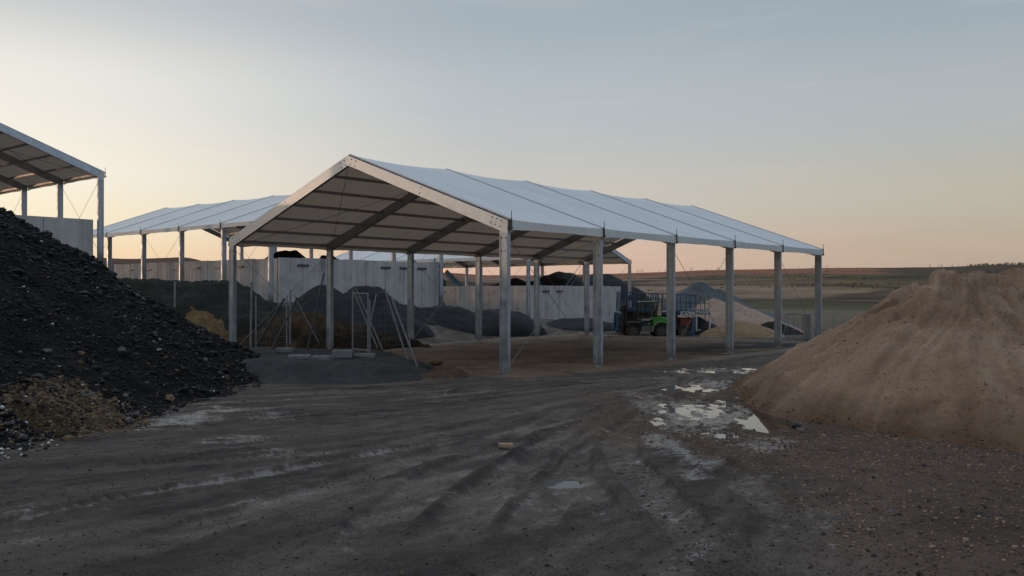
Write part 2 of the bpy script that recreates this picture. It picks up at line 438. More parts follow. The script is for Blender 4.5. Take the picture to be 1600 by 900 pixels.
SAND_C, SAND_R = np.array([12.6, 20.9]), 1.0
STREAK = [None]; FIELD = [None]; FLOW = [None, None]; TRK = [None]
def ground_full(X, Y):
    z = terrain(X, Y)
    near = np.exp(-(np.hypot(X, Y) / 60) ** 2)
    al, d = ag(X, Y)
    infl = sstep(al, -1.2, .2) * sstep(25.6 - al, -.6, .4) * sstep(d + 15.6, -.6, .4) * sstep(.8 - d, -.6, .4)   # under the main roof
    z = z + near * (.05 * fbm(X * .35, Y * .35, 4, 3) + .022 * fbm(X * 2.3, Y * 2.3, 4, 9))
    lump = np.clip(fbm(X * 4.5, Y * 4.5, 3, 23), 0, 1)
    z = z + near * .035 * lump ** 1.5
    for i in range(6):
        for w_ in (0, 14.9):
            cx_, cy_ = P1[0] + A2[0] * 5 * i + G2[0] * w_, P1[1] + A2[1] * 5 * i + G2[1] * w_
            r_ = np.hypot(X - cx_, Y - cy_)
            z = z + .03 * np.exp(-(r_ / .42) ** 2) * (.6 + .8 * vnoise(X * 3, Y * 3, 141 + i))
    # little ridges of sand along the post rows
    for q in (np.abs(d - .35), np.abs(al - 25.3)):
        z = z + .09 * np.exp(-(q / .28) ** 2) * sstep(al, 12, 14) * sstep(27 - al, 0, 1) * sstep(d + 15.8, -.5, .3) * sstep(1.2 - d, -.3, .4)
    z = z + .05 * np.exp(-((d + 15.4) / .35) ** 2) * sstep(al, 9, 12) * sstep(26 - al, 0, 1)
    z = z + near * .010 * fbm(X * 9, Y * 7, 3, 137)
    wet = np.zeros(X.shape); trk = np.zeros(X.shape)
    for pts, w, dep, k in TRACKS:
        dd, arc = seg_dist(X, Y, pts)
        dd = dd + .05 * fbm(X * 1.2, Y * 1.2, 2, 31)
        ins = 1 - sstep(dd, w * .75, w)
        fade = sstep(fbm(arc * .25, dd * 0 + k * 10, 2, 77), -.7, .1)
        z = z - near * dep * ins * fade + near * dep * .8 * np.exp(-((dd - w * 1.1) / .12) ** 2) * fade
        tr = sstep(fbm(arc * .45, dd * 0 + k * 7, 2, 79), .05, .35)
        z = z + near * .014 * ins * fade * tr * np.sin(arc * 2 * math.pi / .19 + dd * 11)
        wet = np.maximum(wet, k * ins * fade)
        trk = np.maximum(trk, ins * fade * (.55 + .45 * tr * np.sin(arc * 2 * math.pi / .19 + dd * 11)))  # compacted ruts paler; tread relief shading painted into the colour
        trk = np.maximum(trk, 0) - .9 * np.exp(-((dd - w * 1.12) / .07) ** 2) * fade * near  # rut rims darkened in the colour, as soft light hides their relief
    for x, y, rx, ry, k in WETS:
        r = np.hypot((X - x) / rx, (Y - y) / ry)
        wet = np.maximum(wet, k * np.clip(1.35 - r, 0, 1))
    water = np.zeros(X.shape)
    for i, (x, y, rx, ry, rag) in enumerate(PUDDLES):
        r = np.hypot((X - x) / rx, (Y - y) / ry) + rag * .45 * fbm(X * 1.7, Y * 1.1, 4, 50 + i)
        b2 = 1 - sstep(r, 1.4, 3.0)
        z = z * (1 - b2) + b2 * (-.014 + .042 * fbm(X * 3.6, Y * 1.7, 3, 98 + i))
        b = 1 - sstep(r, .85, 1.5)
        if rag > .7: b = b * sstep(fbm(X * 3.5, Y * 1.8, 4, 150 + i), -.15, .25)
        z = z * (1 - b) + b * (-.05 + .05 * (np.clip(r, 0, 2) - 1) + .012 * fbm(X * 3, Y * 3, 2, 97))
        wet = np.maximum(wet, np.clip(2.0 - r, 0, 1) * .7)
    # wheel-drawn streaks fanning out from the gate between the tent and the sand
    cx, cy = 7.2, 31.5
    rr = np.hypot(X - cx, Y - cy); th = np.arctan2(X - cx, cy - Y) + .012 * rr
    wv = .25 * fbm(X * .25, Y * .25, 3, 83)
    st = .6 * fbm(th * 16 + wv, rr * .05, 4, 85) + .5 * fbm(th * 55 + wv * 3, rr * .12, 3, 87)
    st = st * sstep(rr, 2, 6)
    z = z + near * .02 * st
    wet = np.maximum(wet, .62 * sstep(st, -.05, .55) * sstep(fbm(X * .3, Y * .3, 3, 89), -.5, .5))
    z = z + near * .016 * np.clip(wet, 0, 1) * fbm(X * 8, Y * 6, 3, 135)
    wet = wet * (1 - .85 * infl)
    STREAK[0] = st; FLOW[0] = th * 30; FLOW[1] = rr * .30
    TRK[0] = trk
    FIELD[0] = sstep(Y + 4 * fbm(X * .1, Y * .1, 3, 95), 62, 74) * sstep(X, 8, 16)
    floor_ = infl
    # sand spread round the right-hand heap
    sx = np.hypot((X - 12.5) / 1.15, (Y - 18.5)) + 1.1 * fbm(X * .4, Y * .4, 4, 61)
    sandm = 1 - sstep(sx, 8.0, 10.6)
    sandm = np.where(Y < 13.5, np.maximum(sandm, (1 - sstep(9.5 - X - .25 * (13 - Y) + 1.3 * fbm(X * .6, Y * .6, 4, 67), 4.0, 6.2)) * .9), sandm)
    pale = np.exp(-((d - .35) / .35) ** 2) * sstep(al, 10, 13) * sstep(27 - al, 0, 1)
    pale = np.maximum(pale, np.exp(-((al - 25.3) / .4) ** 2) * sstep(d + 15.5, -.5, .3) * sstep(1.2 - d, -.3, .4))
    pale = np.maximum(pale, .8 * np.exp(-((d + 15.6) / .45) ** 2) * sstep(al, 9, 12) * sstep(26 - al, 0, 1))
    dark = sstep(al, 13, 16) * sstep(-d, 9.5, 12) * infl            # black grit spread near the rear posts
    dark = dark * sstep(fbm(X * .5, Y * .5, 3, 71), -.5, .0)
    return z, wet, floor_, sandm, pale, dark

def ground_mat():
    m, nt, b = new_mat('wet_yard_mud')
    co = objcoord(nt)
    at_ = lambda n: (lambda a: (setattr(a, 'attribute_name', n), a.outputs['Fac'])[1])(nt.nodes.new('ShaderNodeAttribute'))
    wet, flo, sand, pale, dark = [at_(k) for k in ('wet', 'floor', 'sandy', 'pale', 'dark')]
    stk, fld = at_('streak'), at_('field')
    fa, fb, trk = at_('flow_a'), at_('flow_b'), at_('track')
    cx = nt.nodes.new('ShaderNodeCombineXYZ'); nt.links.new(fa, cx.inputs[0]); nt.links.new(fb, cx.inputs[1])
    fl1 = noise_tex(nt, 1.0, 6, .7, cx.outputs[0], .4)
    n1 = noise_tex(nt, .35, 5, .6, co, .8); n2 = noise_tex(nt, 2.4, 6, .65, co, .3); n3 = noise_tex(nt, 16, 5, .7, co); n4 = noise_tex(nt, 55, 3, .7, co)
    f = math_(nt, 'ADD', math_(nt, 'MULTIPLY', n1.outputs[0], .45), math_(nt, 'MULTIPLY', n2.outputs[0], .3))
    f = math_(nt, 'ADD', f, math_(nt, 'MULTIPLY', n3.outputs[0], .25))
    fm = math_(nt, 'ADD', f, math_(nt, 'MULTIPLY', stk, .12))
    fm = math_(nt, 'ADD', fm, math_(nt, 'MULTIPLY', math_(nt, 'SUBTRACT', fl1.outputs[0], .5), .7))
    fm = math_(nt, 'ADD', fm, math_(nt, 'MULTIPLY', trk, .17))
    mud = ramp(nt, [(.30, (.022, .0188, .016)), (.42, (.049, .041, .035)), (.54, (.094, .080, .068)), (.70, (.20, .173, .151))]); nt.links.new(fm, mud.inputs[0])
    br = ramp(nt, [(.45, 0.), (.62, .6)]); nt.links.new(n1.outputs[0], br.inputs[0])
    flr = ramp(nt, [(.36, (.055, .037, .024)), (.47, (.135, .093, .061)), (.58, (.23, .165, .112))]); nt.links.new(f, flr.inputs[0])
    snd = ramp(nt, [(.36, (.04, .026, .018)), (.48, (.075, .05, .034)), (.62, (.13, .088, .058))]); nt.links.new(f, snd.inputs[0])
    sp = ramp(nt, [(.35, .6), (.65, 1.5)]); nt.links.new(n4.outputs[0], sp.inputs[0])
    sandc = mixc(nt, .8, snd.outputs[0], sp.outputs[0], 'MULTIPLY')
    grit = ramp(nt, [(.33, .55), (.5, 1.), (.67, 1.6)]); nt.links.new(n4.outputs[0], grit.inputs[0])
    c = mixc(nt, math_(nt, 'MULTIPLY', br.outputs[0], .8), mud.outputs[0], (.07, .05, .036))
    c = mixc(nt, .75, c, grit.outputs[0], 'MULTIPLY')
    c = mixc(nt, sand, c, sandc)
    fd = ramp(nt, [(.4, (.07, .06, .035)), (.5, (.10, .08, .05)), (.6, (.13, .095, .065))]); nt.links.new(f, fd.inputs[0])
    c = mixc(nt, fld, c, fd.outputs[0])
    c = mixc(nt, flo, c, flr.outputs[0])
    c = mixc(nt, dark, c, (.018, .018, .018))
    c = mixc(nt, math_(nt, 'MULTIPLY', pale, .85), c, (.24, .20, .16))
    # wet sheen broken up by noise
    wn = math_(nt, 'ADD', wet, math_(nt, 'MULTIPLY', math_(nt, 'SUBTRACT', n2.outputs[0], .5), 1.6))
    wn = math_(nt, 'ADD', wn, math_(nt, 'MULTIPLY', math_(nt, 'SUBTRACT', n3.outputs[0], .5), 1.7))
    wn = math_(nt, 'ADD', wn, math_(nt, 'MULTIPLY', math_(nt, 'SUBTRACT', fl1.outputs[0], .5), 1.6))
    n5 = noise_tex(nt, 7, 4, .7, objcoord(nt, True, (.55, 1.5, 1)))
    wn = math_(nt, 'ADD', wn, math_(nt, 'MULTIPLY', math_(nt, 'SUBTRACT', n5.outputs[0], .5), 1.8))
    ws = ramp(nt, [(.62, 0.), (.86, 1.)]); nt.links.new(wn, ws.inputs[0])
    c = mixc(nt, ws.outputs[0], c, mixc(nt, 1., c, (.7, .7, .72), 'MULTIPLY'))
    nt.links.new(c, b.inputs['Base Color'])
    rg = math_(nt, 'SUBTRACT', .82, math_(nt, 'MULTIPLY', ws.outputs[0], .64))
    rg = math_(nt, 'ADD', rg, math_(nt, 'MULTIPLY', math_(nt, 'SUBTRACT', n3.outputs[0], .5), .12))
    nt.links.new(rg, b.inputs['Roughness'])
    sl = math_(nt, 'ADD', .22, math_(nt, 'MULTIPLY', ws.outputs[0], .5)); nt.links.new(sl, b.inputs['Specular IOR Level'])
    h = math_(nt, 'ADD', math_(nt, 'MULTIPLY', n3.outputs[0], .7), math_(nt, 'MULTIPLY', n4.outputs[0], .3))
    bn = bump(nt, b, h, .6, .07)
    st = math_(nt, 'SUBTRACT', 1., math_(nt, 'MULTIPLY', ws.outputs[0], .7)); nt.links.new(st, bn.inputs['Strength'])
    return m
M['mud'] = ground_mat()

def build_ground():
    nr, nc = 760, 760
    Yd = np.concatenate([np.geomspace(2.0, 7.5, 40, endpoint=False), np.geomspace(7.5, 62, nr - 90, endpoint=False), np.geomspace(62, 150, 50)])
    tan_in = np.linspace(-.60, .60, nc - 60)
    tn = np.concatenate([np.linspace(-1.7, -.61, 30), tan_in, np.linspace(.61, 1.7, 30)])
    Yg, Tg = np.meshgrid(Yd, tn, indexing='ij')
    X = Yg * Tg; Y = Yg
    z, wet, fl, sa, pa, dk = ground_full(X, Y)
    V = np.stack([X, Y, z], -1).reshape(-1, 3)
    o = raw_mesh('ground', V, grid_quads(nr, nc), M['mud'], True, dict(wet=wet, floor=fl, sandy=sa, pale=pa, dark=dk, streak=STREAK[0], field=FIELD[0], flow_a=FLOW[0], flow_b=FLOW[1], track=TRK[0]))
    tag(o, kind='structure')
    # plain land all round, under the detailed yard
    n = 60
    gx, gy = np.meshgrid(np.linspace(-2400, 2400, n), np.linspace(-2400, 2400, n))
    V = np.stack([gx, gy, np.full(gx.shape, -.9)], -1).reshape(-1, 3)
    o = raw_mesh('land', V, grid_quads(n, n), M['earth'], True); tag(o, kind='structure')
build_ground()

def water_mat():
    m, nt, b = new_mat('puddle_water')
    b.inputs['Base Color'].default_value = (.02, .019, .017, 1)
    b.inputs['Roughness'].default_value = .03; b.inputs['IOR'].default_value = 1.33
    b.inputs['Specular IOR Level'].default_value = .8
    n = noise_tex(nt, 3, 2); bump(nt, b, n.outputs[0], .02, .01)
    return m
M['water'] = water_mat()
for i, (x, y, rx, ry, rag) in enumerate(PUDDLES):
    mb = MB(); n = 36
    vs = [(math.cos(2 * math.pi * k / n) * rx * (1.9 if rag > .7 else 1.5), math.sin(2 * math.pi * k / n) * ry * (1.9 if rag > .7 else 1.5), 0) for k in range(n)]
    mb.add(vs, [tuple(range(n))])
    o = mb.build('puddle', M['water']); o.location = (x, y, -.027 - .0012 * i); o.rotation_euler = (math.radians(2.2), 0, 0) if i == 2 else (0, 0, 0); tag(o, kind='structure')

# ------------------------------------------------------------------ tents
def build_tent(loc, rz, label, drop=0.0, stub=True, detail=True):
    T = empty('frame_tent', loc, rz, label, 'tent', 'white roofed frame tents of the yard')
    ang = math.atan2(RIDGE - H, W / 2); slope_len = math.hypot(RIDGE - H, W / 2)
    PD, PW = .32, .13                                    # post profile
    for i in range(NB + 1):
        x = i * BAY
        for s in (0, 1):
            yo = PD / 2 if s == 0 else W - PD / 2
            mb = MB(); mb.box((x, yo, (H - .2 - drop + .16) / 2 - 0), (PW, PD, H - .2 + drop - .16))
            for sx in (-1, 1):                               # keder flanges along the edges
                for sy in (-1, 1): mb.box((x + sx * (PW / 2 + .008), yo + sy * (PD / 2 - .025), (H - .45 - drop + .16) / 2), (.016, .035, H - .5 + drop - .16))
            for zz in (H - .55, H - .95):
                for sy in (-.08, .08):
                    for sx in (-1, 1): mb.box((x + sx * (PW / 2 + .008), yo + sy, zz), (.016, .036, .036), mi=1)
            p = mb.build('post', [M['post'], M['steel']], T)
            mb = MB(); mb.box((x, yo, .09 - drop), (.10, .14, .18)); mb.box((x, yo, .015 - drop), (.34, .42, .03))
            for sy in (-.14, .14): mb.tube((x + .1, yo + sy, .03 - drop), (x + .1, yo + sy, .10 - drop), .02, 6)
            mb.build('base_plate', M['plate'], p)
            # rafter
            sg = 1 if s == 0 else -1
            y0 = 0 if s == 0 else W
            e = Vector((x, y0, H - .03)); r = Vector((x, W / 2, RIDGE - .03))
            dn = Vector((0, sg * math.sin(ang), -math.cos(ang)))        # into the tent, square to the roof
            e2 = e + Vector((0, sg * .38 * math.tan(math.pi / 4 - ang / 2) * 0, -.38 / math.cos(ang)))
            r2 = r + Vector((0, 0, -.33 / math.cos(ang)))
            mb = MB()
            hw = PW / 2 + .004
            prof = [(e.y, e.z), (r.y, r.z), (r2.y, r2.z), (e2.y + sg * PD, e2.z + PD * math.tan(ang)), (e2.y, e2.z + .0)]
            vs = [(x - hw, a, b) for a, b in prof] + [(x + hw, a, b) for a, b in prof]
            n = len(prof)
            mb.add(vs, [tuple(range(n)), tuple(range(n, 2 * n))[::-1]] + [(k, n + k, n + (k + 1) % n, (k + 1) % n) for k in range(n)])
            for t in (.03, .055, .08, .5, .94, .97):
                for off in (.08, .26):
                    c = e.lerp(r, t) + dn * off
                    for sx in (-1, 1): mb.box((x + sx * (hw + .006), c.y, c.z), (.012, .036, .036), mi=1)
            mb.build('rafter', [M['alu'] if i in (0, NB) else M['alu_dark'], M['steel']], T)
            # keder rail on the roof where two panels meet
            mb = MB(); up = -dn
            xa = x + (.045 if i == 0 else (-.045 if i == NB else 0))
            mb.bar(Vector((xa, y0 - sg * .03, H)) + up * .02, Vector((xa, W / 2 - sg * .005, RIDGE)) + up * .02, .045, .04, up=up)
            mb.build('keder_rail', M['seam'], T)
            # eave tensioner: dark bracket with a spike
            mb = MB(); ye = y0 - sg * .10
            mb.tube((x, ye, H - .33), (x, ye, H + .03), .028, 6)
            mb.tube((x, ye, H - .05), (x, ye, H + .26), .012, 6)
            mb.bar((x, ye - sg * .05, H - .25), (x, y0, H - .30), .05, .05)
            mb.bar((x, ye, H - .02), (x, y0, H - .05), .06, .06)
            mb.build('eave_tensioner', M['steel'], T)
    for k in range(0, 7):
        t = k / 6
        for s in (0, 1):
            if k == 6 and s == 1: continue
            y = (W / 2) * t if s == 0 else W - (W / 2) * t
            if k == 0: y += .16 if s == 0 else -.16
            z = H + (RIDGE - H) * (t if k else .16 / (W / 2)) - .15
            mb = MB()
            for i in range(NB):
                mb.box((i * BAY + BAY / 2, y, z - .035), (BAY - .14, .07, .11))
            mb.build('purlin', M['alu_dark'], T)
    # membrane panels, one per bay, with valances
    nx, ns = 9, 9
    for i in range(NB):
        V = []; rows = []
        x0, x1 = i * BAY + .03, (i + 1) * BAY - .03
        prof = []
        for s in (0, 1):
            sg = 1 if s == 0 else -1; y0 = 0 if s == 0 else W
            side = [(y0 - sg * .065, H - .31, 'v', 0), (y0 - sg * .07, H - .16, 'v', .5), (y0 - sg * .05, H - .005, 'e', 0)]
            for j in range(1, ns + 1):
                t = j / ns
                side.append((y0 + sg * (W / 2) * t, H + (RIDGE - H) * t + .012, 's', t))
            if s == 0: prof += side
            else: prof += side[:-1][::-1]
        P = []
        for y, z, kd, t in prof:
            for j in range(nx):
                u = j / (nx - 1); bow = 4 * u * (1 - u)
                zz = z; yy = y
                if kd == 's': zz -= bow * .085 * (.35 + .65 * t) * (1 if t < 1 else 1.1)
                if kd == 'e': zz -= bow * .03
                if kd == 'v': zz += bow * .03 * (1 - t) - .01 * math.sin(u * 19 + i) * (1 - t); yy += bow * .03 * (1 if y < W / 2 else -1)
                P.append((x0 + (x1 - x0) * u, yy, zz))
        P = np.array(P).reshape(len(prof), nx, 3); k2 = len(prof) - 3
        P = np.concatenate([P[:3], P[2:k2 + 1], P[k2:]]).reshape(-1, 3)          # crease at both eaves
        Q = grid_quads(len(prof) + 2, nx); row = np.arange(len(Q)) // (nx - 1)
        o = raw_mesh('roof_panel', P, Q[(row != 2) & (row != k2 + 1)], M['pvc'], True, parent=T)
    # brace cables: crosses between posts, and in the end bays of the roof
    for s in (0, 1):
        y = .16 if s == 0 else W - .16
        for i in (0, 2, 4):
            for a, b in ((0, 1), (1, 0)):
                mb = MB(); mb.tube((i * BAY + .09 + a * (BAY - .18), y + (.03 if a else -.03), .35), (i * BAY + .09 + b * (BAY - .18), y + (.03 if a else -.03), H - .45), .009, 5)
                mb.build('brace_cable', M['cable'], T)
        sg = 1 if s == 0 else -1; y0 = 0 if s == 0 else W
        for i in (0, 4):
            for a, b in ((0, 1), (1, 0)):
                mb = MB(); mb.tube((i * BAY + .09 + a * (BAY - .18), y0 + sg * .35, H - .32), (i * BAY + .09 + b * (BAY - .18), W / 2 - sg * .2, RIDGE - .5 - .03 * a), .011, 5)
                mb.build('brace_cable', M['cable'], T)
    return T

build_tent((P1[0], P1[1], 0), YAW, 'large open white frame tent in the middle, nearest to the muddy yard')
YB = math.radians(140.12)
aB = np.array([math.cos(YB), math.sin(YB)]); gB = -np.array([-math.sin(YB), math.cos(YB)])     # gB: away from the camera
B0 = np.array([-14.58, 54.57]); C0 = np.array([1.17, 70.97]); A0 = np.array([-22.7, 50.6])
o = B0 + gB * W
build_tent((o[0], o[1], 2.17), YB, 'white frame tent at back left, over the long pale concrete wall', 1.0)
o = C0 + gB * W
build_tent((o[0], o[1], .656), YB, 'farthest white frame tent, its roof low above the right hand concrete wall', 1.1)
build_tent((A0[0], A0[1], 4.48), YB, 'frame tent cut off by the left edge, standing high behind the black heap', 1.6)

# ------------------------------------------------------------------ concrete walls
def wall(start, direc, length, z0, z1, label, step=1.8, thick=.22, clips=(), seed=1, mirror=False):
    r = random.Random(seed)
    d = Vector((direc[0], direc[1], 0)).normalized()
    rz = math.atan2(d.y, d.x)
    Wl = empty('concrete_wall', (start[0], start[1], z0), rz, label, 'wall', 'precast concrete bay walls')
    n = max(1, round(length / step)); st = length / n
    for i in range(n):
        dz = r.uniform(-.02, .02); dy = r.uniform(-.02, .02)
        mb = MB(); mb.box((i * st + st / 2, dy, (z1 - z0 + dz) / 2), (st - .035, thick, z1 - z0 + dz))
        for q in (.28, .72):
            if r.random() < .5: mb.box((i * st + st * q, dy - (thick / 2 - .002), (z1 - z0) * r.uniform(.3, .6)), (.07, .02, .07), mi=1)
        p = mb.build('wall_panel', [M['concrete'], M['steel']], Wl, bevel=.015)
    for i in clips:
        if i >= n: continue
        mb = MB()
        for sgn in (-1, 1): mb.box((i * st, sgn * (thick / 2 + .055), z1 - z0 - .45), (.85, .05, .07))
        mb.box((i * st, -(thick / 2 + .06), z1 - z0 - .45), (.4, .06, .12))
        for k in (-.36, .36): mb.box((i * st + k, -(thick / 2 + .06), z1 - z0 - .45), (.06, .06, .16))
        mb.build('joint_clip', M['steel'], Wl)
    return Wl

s = B0 + gB * 1.25 + aB * .73
wall(s, aB, 20.6, .6, 4.78, 'long pale concrete wall under the back left tent, lit warm by the sunset', 1.25, clips=(3, 5, 7, 9, 12, 14), seed=3)
s = B0 + gB * 1.145 + aB * .6
wall(s, gB, 13.85, .6, 4.82, 'tall grey concrete wall behind the black grit mounds, seen under the middle tent', 1.7, clips=(1, 5, 6, 7), seed=4)
s = C0 + gB * 1.25 + aB * .73
wall(s, aB, 14.5, -.3, 3.2, 'low pinkish concrete wall between the tall wall and the far tent corner post', 1.55, clips=(6, 8), seed=5)
s = C0 + gB * 1.145 + aB * .6
wall(s, gB, 12.95, -.6, 3.22, 'low stained concrete wall left of the blue lift, under the far tent', 1.75, clips=(1, 2), seed=6)
s = A0 - gB * .35 + aB * .5
wall(s, -gB, 13.5, 2.6, 6.72, 'high concrete wall of two panels rising behind the black heap at left', 2.6, seed=7)

# ------------------------------------------------------------------ heaps
def heap(name, fn, bbox, res, mat, label, cat, skirt=.12, group=None, parent=None, base=terrain, extra=None):
    x0, x1, y0, y1 = bbox
    nx = int((x1 - x0) / res) + 1; ny = int((y1 - y0) / res) + 1
    gx, gy = np.meshgrid(np.linspace(x0, x1, nx), np.linspace(y0, y1, ny))
    z = fn(gx, gy); b = base(gx, gy) - skirt
    V = np.stack([gx, gy, np.maximum(z, b - .9)], -1).reshape(-1, 3)
    Q = grid_quads(ny, nx)
    keep = (z > b).ravel()
    Q = Q[keep[Q].any(1)]
    used = np.unique(Q); remap = np.full(len(V), -1); remap[used] = np.arange(len(used))
    o = raw_mesh(name, V[used], remap[Q], mat, True, parent=parent, attrs=dict(streak=extra[0].ravel()[used]) if extra else None)
    if not parent: tag(o, label, cat, group)
    return o

def cone(X, Y, cx, cy, rx, ry, h, p=1.1, rot=0., seed=0, rough=.06, flat=.0, rill=.0):
    c, s_ = math.cos(rot), math.sin(rot)
    u = ((X - cx) * c + (Y - cy) * s_) / rx; v = (-(X - cx) * s_ + (Y - cy) * c) / ry
    r = np.hypot(u, v)
    r = r + .12 * fbm(X * .5 + seed, Y * .5, 3, seed)
    t = np.clip(1 - np.maximum(r - flat, 0) / (1 - flat), -.3, 1)
    z = h * np.sign(t) * np.abs(t) ** p
    z = z + rough * h * .35 * fbm(X * 1.3, Y * 1.3, 5, seed + 5) + .05 * fbm(X * 3.5, Y * 3.5, 3, seed + 7)
    if rill:
        th = np.arctan2(v, u)
        z = z + rill * fbm(th * 9, r * .8, 4, seed + 9) * np.clip(1.2 - np.abs(r - .6), 0, 1)
    return z

# --- the black heap at left
def black_fn(X, Y):
    dy = np.maximum(Y - 27.8, 0)
    R = 9.0 - 1.2 * sstep(27 - Y, 0, 9)
    cx = -16.2
    dist = np.hypot(X - cx, dy * .97)
    dist = dist + .45 * fbm(X * .35, Y * .35, 3, 5)
    t = np.clip(1 - dist / R, -.2, 1)
    z = 5.55 * np.sign(t) * np.abs(t) ** 1.12
    z = z + .2 * fbm(X * .9, Y * .9, 4, 8) + .09 * fbm(X * 4, Y * 4, 4, 12)
    return z
bh = heap('spoil_heap', black_fn, (-27, -5.5, 5, 40), .11, M['black_heap'], 'huge black heap of stony spoil at the left edge, sloping down to the yard', 'heap')

ICO_V, ICO_F = None, None
def ico():
    global ICO_V, ICO_F
    if ICO_V is None:
        p = (1 + 5 ** .5) / 2
        v = np.array([(-1, p, 0), (1, p, 0), (-1, -p, 0), (1, -p, 0), (0, -1, p), (0, 1, p), (0, -1, -p), (0, 1, -p), (p, 0, -1), (p, 0, 1), (-p, 0, -1), (-p, 0, 1)], float)
        ICO_V = v / np.linalg.norm(v[0])
        ICO_F = np.array([(0, 11, 5), (0, 5, 1), (0, 1, 7), (0, 7, 10), (0, 10, 11), (1, 5, 9), (5, 11, 4), (11, 10, 2), (10, 7, 6), (7, 1, 8), (3, 9, 4), (3, 4, 2), (3, 2, 6), (3, 6, 8), (3, 8, 9), (4, 9, 5), (2, 4, 11), (6, 2, 10), (8, 6, 7), (9, 8, 1)])
    return ICO_V, ICO_F

def scatter(name, P, S, mats, probs, parent=None, flat=.7):
    """one mesh of irregular stones"""
    v, f = ico(); n = len(P)
    J = v[None] * (1 + rng.uniform(-.32, .32, (n, 12, 1)))
    J = J * rng.uniform([.7, .6, .45], [1.25, 1.1, .9], (n, 3))[:, None]
    ax = rng.uniform(0, 2 * np.pi, n); tl = rng.uniform(-.6, .6, n)
    c, s_ = np.cos(ax), np.sin(ax); ct, st = np.cos(tl), np.sin(tl)
    x, y, z = J[..., 0], J[..., 1], J[..., 2]
    y, z = y * ct[:, None] - z * st[:, None], y * st[:, None] + z * ct[:, None]
    x, y = x * c[:, None] - y * s_[:, None], x * s_[:, None] + y * c[:, None]
    J = np.stack([x, y, z], -1) * S[:, None, None] + P[:, None]
    Q = (f[None] + (np.arange(n) * 12)[:, None, None]).reshape(-1, 3)
    mi = np.repeat(rng.choice(len(mats), n, p=probs), 20)
    o = raw_mesh(name, J.reshape(-1, 3), Q, mats, False, parent=parent, mi=mi)
    o['kind'] = 'stuff'
    return o

n = 46000
X = rng.uniform(-17, -6.6, n * 2); Y = 11 + 26 * rng.random(n * 2) ** 1.15
Z = black_fn(X, Y); k = Z > .05
X, Y, Z = X[k][:n], Y[k][:n], Z[k][:n]
S = np.exp(rng.normal(np.log(.0165), .66, len(X))) * np.clip(Y / 20, .85, 1.5)
scatter('loose_rock', np.stack([X, Y, Z + S * .2], -1), S, [M['rock_black'], M['rock_grey'], M['rock_pale'], M['rock_tan']], [.935, .045, .006, .014], bh)
X = rng.uniform(-12, -5.6, 40000); Y = rng.uniform(13.5, 38, 40000)
dz = black_fn(X, Y) - terrain(X, Y); k = (dz < .22) & (dz > -.10 - .08 * rng.random(40000)); X, Y = X[k][:6000], Y[k][:6000]
Z = np.maximum(black_fn(X, Y), terrain(X, Y)); S = np.exp(rng.normal(np.log(.018), .5, len(X)))
scatter('edge_rock', np.stack([X, Y, Z + S * .2], -1), S, [M['rock_black'], M['rock_grey'], M['rock_tan']], [.93, .05, .02], bh)
# stones that have rolled to the toe
n = 900
X = rng.normal(-8.75, .38, n); Y = rng.uniform(13.0, 17.0, n); Z = np.maximum(black_fn(X, Y), terrain(X, Y))
S = np.exp(rng.normal(np.log(.035), .35, n))
scatter('toe_rock', np.stack([X, Y, Z + S * .25], -1), S, [M['rock_black'], M['rock_grey'], M['rock_pale']], [.62, .25, .13], bh)

# --- yellow gravel spilled on its foot
def spill_fn(X, Y):
    r = np.hypot((X + 8.65) / 1.05, (Y - 18.0) / 1.8) + .30 * fbm(X * 1.1, Y * 1.1, 4, 91)
    b = np.maximum(black_fn(X, Y), terrain(X, Y))
    return b - .12 + .42 * sstep(1.15 - r, 0, .75) + .05 * fbm(X * 5, Y * 5, 3, 92) * (r < 1.2)
sp_ = heap('gravel_spill', spill_fn, (-11.5, -6.2, 14.2, 21.5), .06, M['gravel_tan'], 'yellow brown gravel spilled over the foot of the black heap', 'gravel', base=lambda X, Y: np.maximum(black_fn(X, Y), terrain(X, Y)) + .11)
n = 5200
X = rng.normal(-8.65, .7, n); Y = rng.normal(18.0, 1.15, n)
r = np.hypot((X + 8.65) / 1.05, (Y - 18.0) / 1.8) + .30 * fbm(X * 1.1, Y * 1.1, 4, 91); k = r < 1.15 + .2 * rng.random(n); X, Y = X[k], Y[k]
Z = np.maximum(spill_fn(X, Y), np.maximum(black_fn(X, Y), 0)); S = np.exp(rng.normal(np.log(.021), .5, len(X)))
scatter('loose_stone', np.stack([X, Y, Z + S * .2], -1), S, [M['rock_tan'], M['rock_black'], M['rock_grey'], M['rock_pale']], [.70, .22, .065, .015], sp_)

